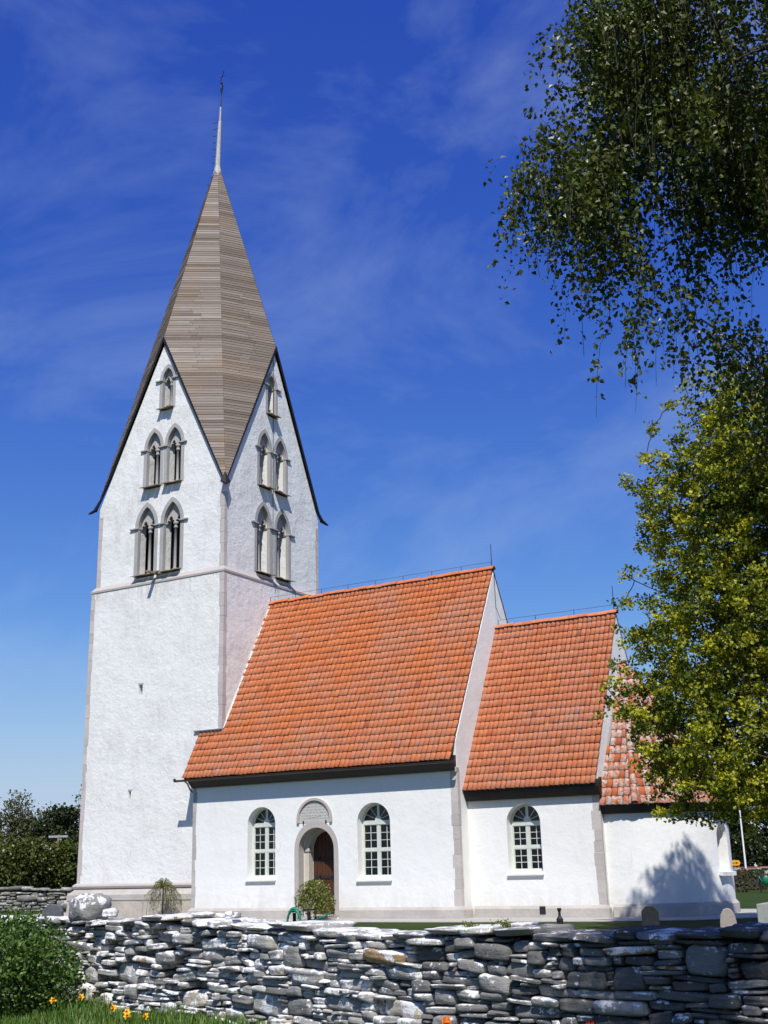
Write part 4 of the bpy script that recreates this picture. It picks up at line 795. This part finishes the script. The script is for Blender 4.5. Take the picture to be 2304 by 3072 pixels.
for a, d, h, r, lab in ((-35, 97, 5.6, 2.8, 'broad green bush at the far left behind the low wall'), (-31.4, 95, 4.9, 2.5, 'olive green bush below the sparse birch'), (-28.2, 93, 4.5, 2.4, 'light green bush in front of the dark pine'), (-25.6, 95, 4.3, 2.1, 'green bush next to the tower corner'), (-33.0, 91, 2.9, 2.0, 'low dark green bush just above the far left wall'), (-38.5, 99, 7.4, 3.2, 'dark bushy tree cut by the left edge of the photo')):
    bgtree('bush', a, d, h, [(0, 0, h*.5, r, h*.42, 1), (r*.4, 0, h*.72, r*.6, h*.28, .8)], FARG, lab, 340, .22, BARK, .1, 'bushes behind the churchyard wall left of the tower', 14, .3)
GR = 'trees beyond the churchyard on the right'
bgtree('pine_tree', 36.2, 128, 10.6, [(0, 0, 7.4, 1.7, 2.4, 1), (0, 0, 4.2, 2.4, 2.4, 1)], FARP, 'dark spruce behind the white flagpole', 260, .26, BARK, .2, GR)
bgtree('pine_tree', 41.2, 132, 12, [(0, 0, 8.0, 2.4, 3.2, 1), (0, 0, 4.2, 3.0, 2.4, 1)], FARP, 'broad dark tree at the right edge of the photo behind the rails', 300, .28, BARK, .22, GR)
bgtree('birch_tree', 33.0, 135, 10, [(0, 0, 6.6, 2.4, 2.8, 1), (.5, 0, 3.6, 2.4, 2.0, 1)], FARB, 'olive tree behind the small grey roofed house', 260, .26, BBARK, .18, GR)
bgtree('bush', 39.4, 118, 4.2, [(0, 0, 1.8, 2.6, 1.8, 1)], FARB, 'brownish bush behind the red rails', 220, .22, BARK, .1, GR)
# ---- bushes near by
def shrub(name, loc, lobes, n, mat, label, ls, cat='bush', per=12, sp=.07, stems=8, droop=.2):
    base = Vector(loc); root = empty(name, base, label, cat); P = inlobe(lobes, n); anchors = [Vector(p) for p in P[::max(1, len(P)//60)]]
    limbs(root, anchors, [Vector((.05*math.sin(i*2), .05*math.cos(i*2), .06*i)) for i in range(stems)], .022, BARK, 'stem', .02, .004)
    c = np.repeat(P, per, 0)+rng.normal(0, sp, (len(P)*per, 3)); c[:, 2] = np.maximum(c[:, 2], .02); leaves(c, rng.uniform(ls*.6, ls*1.3, len(c)), np.repeat(rng.normal(.45, .2, len(P)), per)+rng.normal(0, .2, len(c)), mat, 'foliage', root, .5, droop, .3, .85); return root
shrub('bush', F(-5.05, 16.5), [(0, 0, .62, .86, .62, 1), (-.5, .2, .75, .8, .62, 1), (.42, .2, .38, .55, .4, 1)], 1250, BUSH, 'dense fresh green bush in front of the wall at the lower left', .05)
def weeper(name, loc, h, r, n, label, per, ls, dens=1.):
    base = Vector(loc); root = empty(name, base, label, 'bush'); b = MB(); b.tube([(0, 0, 0), (.02, 0, h*.5), (0, .02, h*.86)], [.035, .03, .02], 6); b.build('trunk', BARK, root, smooth=True); b = MB(); Ls, Ts = [], []
    for i in range(n):
        a = random.uniform(0, 6.283); ro = r*random.uniform(.3, 1.15); top = h*random.uniform(.78, 1.05); end = h*random.uniform(.03, .6); dv_ = Vector((math.cos(a), math.sin(a), 0))
        pts = [Vector((0, 0, h*.8)), dv_*ro*.3+Vector((0, 0, top)), dv_*ro*.7+Vector((0, 0, top*.9)), dv_*ro+Vector((0, 0, (top+end)*.45)), dv_*ro*1.03+Vector((0, 0, end))]; b.tube(pts, .0055, 3, False)
        for _ in range(per):
            t_ = random.uniform(.6, 3.99); k = int(t_); Ls.append(np.array(pts[k].lerp(pts[k+1], t_-k))+rng.normal(0, .03, 3)); Ts.append(random.gauss(.5, .25))
    b.build('branch', BARK, root); leaves(np.array(Ls), rng.uniform(ls*.6, ls*1.3, len(Ls)), np.array(Ts), WEEP, 'foliage', root, .4, .6, .3, .7)
weeper('weeping_bush', (6.42, -1.35, .02), 1.24, .62, 150, 'thick leafy weeping bush in front of the church door', 22, .075)
weeper('weeping_bush', (-1.0, -.45, .0), 1.42, .66, 90, 'thin half bare weeping bush in front of the tower base', 9, .06)

# ================================================================ GRASS AND FLOWERS
def blades(n, area, hmin, hmax, name, label, wd=.006):
    A = rng.uniform(area[0], area[1], n); D = rng.uniform(area[2], area[3], n); P = world(np.stack([A, D, np.zeros(n)], 1)); h = rng.uniform(hmin, hmax, n)*(.6+.5*np.sin(P[:, 0]*3.1)*np.sin(P[:, 1]*2.7)+.3*rng.random(n)).clip(.25, 1.3); th = rng.uniform(0, 6.283, n); bend = rng.uniform(.1, .6, n)
    ux, uy = np.cos(th), np.sin(th); S = np.stack([-uy, ux, 0*ux], 1)*wd; B = np.stack([ux, uy, 0*ux], 1); Zv = np.array((0, 0, 1.))
    m = P+B*(h*bend*.3)[:, None]+Zv*(h*.55)[:, None]; tpp = P+B*(h*bend)[:, None]+Zv*(h*(1-.3*bend))[:, None]
    V = np.stack([P-S, P+S, m+S*.8, m-S*.8, tpp], 1).reshape(-1, 3); i = np.arange(n)[:, None]*5; Fc = np.concatenate([i+np.array([[0, 1, 2]]), i+np.array([[0, 2, 3]]), i+np.array([[3, 2, 4]])]); o = raw(name, V, Fc, GRASS, None, attr=np.repeat(np.clip(rng.normal(.5, .22, n), 0, 1), 5)); return tag(o, label, 'grass', kind='stuff')
blades(26000, (-6.6, -.6, 12.5, 18.2), .07, .26, 'grass', 'long green grass along the foot of the foreground wall')
YEL = plain('daffodil_yellow', (.75, .43, .01), .6, var=.1); ORA = plain('daffodil_orange_cup', (.75, .22, .01), .6); STEM = plain('flower_stem_green', (.05, .12, .025), .6); TORA = plain('tulip_orange', (.75, .17, .01), .5); TRED = plain('tulip_red', (.55, .012, .008), .45)
def flower(name, loc, h, kind, label, group, mat):
    root = empty(name, loc, label, 'flower', group); b = MB(); lean = Vector((random.uniform(-.04, .04), random.uniform(-.04, .04), h)); b.tube([(0, 0, 0), lean*.5+Vector((.01, 0, 0)), lean], .006, 5); b.build('stem', STEM, root)
    for k in range(3):
        a = random.uniform(0, 6.28); d = Vector((math.cos(a), math.sin(a), 0)); s = Vector((-d.y, d.x, 0))*(.009 if kind == 'd' else .02); b = MB(); b.quad([-s, s, d*.04+s+Vector((0, 0, h*.5)), d*.04-s+Vector((0, 0, h*.5))]); b.quad([d*.04-s+Vector((0, 0, h*.5)), d*.04+s+Vector((0, 0, h*.5)), d*.11+s*.2+Vector((0, 0, h*.82)), d*.11-s*.2+Vector((0, 0, h*.82))]); b.build('leaf', STEM, root)
    if kind == 'd':
        face = (-gy*.8+Vector((random.uniform(-.5, .5), 0, .25))).normalized(); q = face.to_track_quat('Z', 'Y').to_matrix()
        for k in range(6):
            a = k*math.pi/3; u, v = Vector((math.cos(a), math.sin(a), 0)), Vector((-math.sin(a), math.cos(a), 0)); b = MB(); P = [u*.008, u*.028+v*.016, u*.048+Vector((0, 0, -.006)), u*.028-v*.016]; top = [b.bm.verts.new(lean+q@p) for p in P]; bot = [b.bm.verts.new(lean+q@(p-Vector((0, 0, .003)))) for p in P]; b.bm.faces.new(top); b.bm.faces.new(bot[::-1])
            for i in range(4): b.bm.faces.new((top[i], bot[i], bot[(i+1) % 4], top[(i+1) % 4]))
            b.build('petal', mat, root)
        b = MB(); b.lathe([(.010, 0), (.013, .018), (.020, .03), (.016, .03), (.008, .005)], lean, 8, q); b.build('cup', ORA, root)
    else:
        for k in range(6):
            a = k*math.pi/3+.2; u, v = Vector((math.cos(a), math.sin(a), 0)), Vector((-math.sin(a), math.cos(a), 0)); rr = .03 if k % 2 else .026; b = MB(); P = [u*.006, u*rr+v*.022+Vector((0, 0, .022)), u*rr*1.08+v*.014+Vector((0, 0, .05)), u*rr*.9+Vector((0, 0, .068)), u*rr*1.08-v*.014+Vector((0, 0, .05)), u*rr-v*.022+Vector((0, 0, .022))]; top = [b.bm.verts.new(lean+p) for p in P]; bot = [b.bm.verts.new(lean+p-u*.003) for p in P]; b.bm.faces.new(top); b.bm.faces.new(bot[::-1])
            for i in range(6): b.bm.faces.new((top[i], bot[i], bot[(i+1) % 6], top[(i+1) % 6]))
            b.build('petal', mat, root)
GD = 'daffodils in the grass at the foot of the wall'
for a, d, h, lab in ((-4.38, 16.2, .2, 'yellow daffodil nearest to the green bush'), (-4.1, 16.3, .22, 'tallest yellow daffodil, second from the green bush'), (-3.36, 15.2, .19, 'upper daffodil of the middle pair in front of the wall'), (-3.27, 15.2, .14, 'lower daffodil of the middle pair in front of the wall'), (-3.18, 15.1, .11, 'low yellow daffodil just right of the middle pair'), (-2.94, 15.15, .1, 'bright yellow daffodil farthest from the green bush')):
    flower('daffodil', F(a, d, 0), h, 'd', lab, GD, YEL)
GT = 'tulips in front of the wall'
flower('tulip', F(.385, 10.6, 0), .47, 't', 'orange tulip in front of the middle of the wall', GT, TORA); flower('tulip', F(1.47, 9.5, 0), .53, 't', 'red tulip at the bottom edge, nearer the orange tulip', GT, TRED); flower('tulip', F(1.80, 9.3, 0), .535, 't', 'red tulip at the bottom edge, farther from the orange tulip', GT, TRED)

# ================================================================ CHURCHYARD THINGS
GRAN = plain('dark_granite', (.018, .018, .02), .45, var=.4, scale=20); BEIG = stone('beige_gravestone', (.42, .36, .31), (.36, .31, .27)); PALE = plain('pale_gravestone_marble', (.27, .28, .25), .6, var=.2)
def frame2(root_a, d): return F(root_a, d)
def headstone(name, a, d, w_, h, th, mat, label, prof, insc=True):
    root = empty(name, F(a, d), label, 'gravestone', 'gravestones behind the wall'); root.rotation_euler = (0, 0, YAW-.25); b = MB(); b.prism(prof(w_, h), lambda u, v, q: (u, q, v), -th/2, th/2); b.build('slab', mat, root, bev=.012)
    b = MB(); b.box((-w_*.62, -th*.9, -.05), (w_*.62, th*.9, .10)); b.build('base', mat, root, bev=.012); return root
headstone('gravestone', 5.52, 27, .36, .76, .16, GRAN, 'dark granite gravestone with shouldered top behind the wall', lambda w_, h: [(-w_/2, .05), (w_/2, .05), (w_/2, h*.86), (w_*.36, h*.93), (w_*.2, h), (-w_*.2, h), (-w_*.36, h*.93), (-w_/2, h*.86)])
headstone('gravestone', 7.0, 26.3, .34, .70, .2, BEIG, 'beige rough gravestone with rounded top behind the wall', lambda w_, h: [(-w_*.5, .05), (w_*.5, .05), (w_*.5, h*.6), (w_*.42, h*.82), (w_*.22, h*.97), (0, h), (-w_*.25, h*.96), (-w_*.44, h*.8), (-w_*.5, h*.55)])
headstone('gravestone', 7.72, 25.8, .46, .82, .2, PALE, 'pale upright gravestone at the right edge behind the wall', lambda w_, h: [(-w_/2, .05), (w_/2, .05), (w_/2, h*.97), (w_*.1, h), (-w_/2, h*.95)])
r_ = empty('gravestone', F(-12.6, 46), 'dark grey sloping topped gravestone beyond the left end of the foreground wall', 'gravestone', 'gravestones behind the wall'); b = MB(); b.prism([(-.38, 0), (.38, 0), (.36, .42), (.2, .62), (-.12, .68), (-.36, .45)], lambda u, v, q: Vector((gx.x*u-gy.x*q, gx.y*u-gy.y*q, v)), -.15, .15); b.build('slab', plain('slate_grey', (.09, .095, .105), .6), r_, bev=.02)
b = MB(); b.box((-.45, -.3, -.05), (.45, .3, .06)); b.build('base', GRAN, r_)
o = empty('grave_lantern', F(3.5, 26.5), 'slim black grave lantern on a stand behind the wall', 'lantern'); o.scale = (.75, .75, 1); b = MB(); b.lathe([(.10, 0), (.10, .05), (.03, .1), (.025, .42), (.09, .46), (.10, .56), (.04, .62), (.035, .70), (.065, .76), (.06, .78)], (0, 0, 0), 10); b.build('body', IRON, o)
b = MB(); b.lathe([(.0, .455), (.07, .455), (.07, .46), (0, .462)], (0, 0, 0), 10); b.build('rim', IRON, o)
# hose on its hanger and watering can on its hook
def stand(loc, h, label, name='hose_stand', cat='stand'):
    root = empty(name, loc, label, cat); b = MB(); b.box((-.03, -.03, 0), (.03, .03, h)); b.build('post', BLACK, root, bev=.004); b = MB(); b.tube([(-.16, 0, h-.02), (-.16, 0, h+.03), (.16, 0, h+.03), (.16, 0, h-.04)], .018, 5); b.build('arm', BLACK, root); return root
hp = F(-2.30, 28.6); stand(hp+gy*.14, .74, 'dark stand carrying the coiled green hose in front of the church')
b = MB()
for k in range(6):
    pts = []; rx, rz = .155+.008*(k % 3), .30+.012*k
    for i in range(22): an = math.pi*(-.12+1.24*i/21); pts.append(gx*(rx*math.cos(an)*(1-.0*k))+gy*(-.05+.03*(k % 3)-.12*math.cos(an))+Vector((0, 0, .50+rz*math.sin(an)+.0*k)))
    b.tube(pts, .018, 6)
b.tube([gx*.155-gy*.16+Vector((0, 0, .45)), gx*.17-gy*.2+Vector((0, 0, .2)), gx*.3-gy*.2+Vector((0, 0, .03)), gx*.7-gy*.25+Vector((0, 0, .025))], .018, 6)
o = b.build('garden_hose', GREENP, smooth=True); o.location = hp; tag(o, 'coiled green garden hose hanging in front of the church left of the door', 'hose')
def can(loc, label, mat, tilt, yaw=0, s=1.):
    root = empty('watering_can', loc, label, 'watering can', 'green watering cans'); root.rotation_euler = (0, tilt, YAW+yaw); root.scale = (s, s, s); b = MB(); b.lathe([(.09, 0), (.12, .01), (.15, .30), (.145, .31), (.11, .04)], (0, 0, 0), 18); b.build('body', mat, root, smooth=True)
    b = MB(); b.lathe([(.0, .312), (.147, .312), (.147, .318), (0, .32)], (0, 0, 0), 18); b.build('rim', BLACK, root); b = MB(); b.tube([(-.1, 0, .06), (-.2, 0, .16), (-.33, 0, .30)], [.03, .022, .018], 8); b.lathe([(.02, 0), (.05, .03), (.045, .035)], (-.33, 0, .30), 10); b.build('spout', mat, root, smooth=True)
    b = MB(); b.tube([(.145, 0, .27), (.24, 0, .30), (.26, 0, .2), (.21, 0, .08), (.12, 0, .05)], .014, 6); b.build('handle', mat, root, smooth=True); return root
cp = F(-1.84, 28.4); stand(cp-gx*.11+gy*.1, .78, 'dark stand with crossbar carrying the tilted green watering can'); can(cp+Vector((0, 0, .50)), 'green watering can hung tilted beside the bush at the church door', GREENP2, R_(105), 0, .95)
c2 = F(17.85, 60.5); stand(c2, .70, 'thin dark stand on the lawn right of the apse'); can(c2+gx*.22-gy*.1+Vector((0, 0, .36)), 'bright green watering can on the lawn stand right of the apse', GREENP, R_(12), 0, 1.15)
# clipped hedges
def hedge(loc, l, w_, h, label):
    root = empty('hedge', loc, label, 'hedge', 'clipped hedges right of the apse'); root.rotation_euler = (0, 0, YAW); n = int(l*w_*h*900); P = rng.uniform(-1, 1, (n, 3)); k = rng.integers(0, 3, n); P[np.arange(n), k] = np.sign(P[np.arange(n), k])*rng.uniform(.82, 1.04, n); P = P*np.array((l/2, w_/2, h/2))+np.array((0, 0, h/2)); leaves(P, rng.uniform(.06, .13, n), rng.normal(.45, .25, n)+.25*np.sin(P[:, 0]*3), HEDG, 'foliage', root, .4)
    b = MB(); b.box((-l/2*.86, -w_/2*.86, 0), (l/2*.86, w_/2*.86, h*.9)); b.build('twig', DARKGAP, root)
hedge(F(16.6, 62.5), 2.1, 1.2, .9, 'brown green clipped hedge nearest to the apse'); hedge(F(18.85, 65.5), 1.3, 1.2, 1.0, 'taller clipped hedge in the middle behind the watering can'); hedge(F(21.3, 62.5), 3.0, 1.2, .62, 'low clipped hedge at the right edge behind the lawn')
# house, rails, flagpole, sign beyond the wall
def local(a, d): p = F(a, d); p.z = gz(p.x, p.y); return p
hs = empty('house', local(40.0, 150), 'small white house with dark grey roof and pillared porch beyond the wall', 'house'); hs.rotation_euler = (0, 0, YAW)
GREYR = plain('dark_roof_felt', (.085, .09, .11), .7); WHW = plain('white_house_board', (.70, .72, .70), .7, var=.08); TURQ = plain('pale_turquoise_paint', (.35, .60, .60), .6)
b = MB(); b.box((-3.2, -2.5, 0), (1.9, 2.5, 3.3)); b.build('wall', WHW, hs)
b = MB(); R4 = [(-3.5, -2.9, 3.25), (2.5, -2.9, 3.25), (2.5, 2.9, 3.25), (-3.5, 2.9, 3.25)]; vv = [b.bm.verts.new(p) for p in R4]; r2_ = [b.bm.verts.new(p) for p in ((-2.0, 0, 4.75), (.2, 0, 4.75))]
for fc in ((vv[0], vv[1], r2_[1], r2_[0]), (vv[2], vv[3], r2_[0], r2_[1]), (vv[1], vv[2], r2_[1]), (vv[3], vv[0], r2_[0]), vv[::-1]): b.bm.faces.new(fc)
b.build('roof', GREYR, hs)
b = MB(); b.prism([(-5.0, 2.45), (-2.55, 2.45), (-2.55, 3.2), (-4.6, 2.75)], lambda u, v, q: (q, u, v), -3.2, 2.3); b.build('porch_roof', GREYR, hs)
b = MB(); b.prism([(2.31, 2.35), (3.0, 2.2), (2.4, 3.05)], lambda u, v, q: (u, q, v), -4.9, -2.6); b.build('porch_gable', WHW, hs)
for x in (-3.0, -1.2, .9, 2.2): b = MB(); b.box((x-.09, -4.75, 0), (x+.09, -4.57, 2.45)); b.build('porch_post', TURQ, hs)
for x in (-2.2, 0): b = MB(); b.box((x-.5, -2.53, .9), (x+.5, -2.49, 2.3)); b.build('window', BLACK, hs)
b = MB(); b.box((-3.1, -4.7, .75), (1.0, -4.62, .83)); [b.box((-3.1+.2*k, -4.69, .1), (-3.04+.2*k, -4.63, .75)) for k in range(21)]; b.build('railing', WHW, hs)
REDR = plain('red_painted_rail', (.22, .05, .04), .7)
fr_ = empty('rail_fence', local(33.5, 108), 'dull red rail fence beyond the right hand stone wall', 'fence'); fr_.rotation_euler = (0, 0, YAW); zt = -gz(fr_.location.x, fr_.location.y)
for z in (.38, .58, .76): b = MB(); b.box((-4.5, -.03, z+zt-.06), (9, .03, z+zt+.06)); b.build('rail', REDR, fr_)
for k in range(8): b = MB(); b.box((-4.5+1.9*k-.05, -.06, 0), (-4.5+1.9*k+.05, -.031, .82+zt)); b.build('post', REDR, fr_)
fp = empty('flagpole', local(29.9, 105), 'white flagpole standing behind the wall on the right', 'flagpole'); b = MB(); b.tube([(0, 0, 0), (-.0, 0, 9.5)], [.085, .05], 8); b.build('pole', plain('white_pole_paint', (.8, .8, .78), .5, var=.05), fp); b = MB(); b.lathe([(0, 9.5), (.1, 9.55), (.1, 9.62), (0, 9.7)], (0, 0, 0), 8); b.build('ball', GUT, fp)
b = MB(); b.box((-.12, -.12, 0), (.12, .12, .5)); b.build('base', GUT, fp)
sg = empty('road_sign', local(24.3, 88), 'small orange yellow road sign with dark arrow marks in front of the house', 'sign'); sg.rotation_euler = (0, 0, YAW); b = MB(); b.tube([(0, 0, 0), (0, 0, 1.5)], .035, 6); b.build('post', LEAD, sg); b = MB(); b.prism([(-.36, 1.1), (.30, 1.1), (.40, 1.28), (.30, 1.46), (-.36, 1.46)], lambda u, v, q: (u, q, v), -.06, -.04); b.build('panel', plain('sign_orange', (.75, .33, .01), .5, var=.05), sg)
b = MB(); b.box((-.28, -.066, 1.25), (.12, -.061, 1.30)); b.prism([(.10, 1.2), (.24, 1.28), (.10, 1.36)], lambda u, v, q: (u, q, v), -.066, -.061); b.build('arrow_mark', BLACK, sg)
up_ = empty('utility_pole', local(-25.9, 95), 'wooden utility pole with pale crossarm among the trees left of the tower', 'pole'); up_.rotation_euler = (0, 0, YAW); b = MB(); b.tube([(0, 0, 0), (0, 0, 4.6)], [.11, .09], 7); b.build('pole', SILLW, up_); b = MB(); b.box((-.75, -.07, 4.40), (.75, .07, 4.56)); b.build('crossarm', LEAD, up_)

# far-off woods that close the horizon on both sides
def woods(name, a0, a1, d0, d1, h, n, label):
    A = rng.uniform(a0, a1, n); D = rng.uniform(d0, d1, n); top = h*(.72+.2*np.sin(A*.21)+.12*np.sin(A*.67+1)); Zz = top*rng.uniform(0, 1, n)**.8; P = world(np.stack([A, D, Zz-.6], 1)); o = leaves(P, rng.uniform(.5, 1.0, n), rng.normal(.35, .2, n)+.2*np.sin(A*.8), FARG, name, None, .6, .1, .3, .9); return tag(o, label, 'woods', kind='stuff')
woods('far_woods', -95, -25, 150, 170, 6.2, 9000, 'dim green woods far behind the trees on the left'); woods('far_woods', 30, 100, 185, 205, 8.5, 9000, 'dim green woods far behind the house on the right')

shrub('stonecrop_tuft', F(1.02, 11.95, 1.13), [(0, 0, .03, .12, .045, 1)], 26, WEEP, 'olive tuft of stonecrop growing on the middle of the foreground wall', .022, 'plant', 10, .02, 3, 0)
shrub('stonecrop_tuft', F(.72, 12.25, 1.13), [(0, 0, .02, .07, .03, 1)], 14, WEEP, 'tiny stonecrop tuft on the wall left of the larger tuft', .02, 'plant', 10, .018, 3, 0)
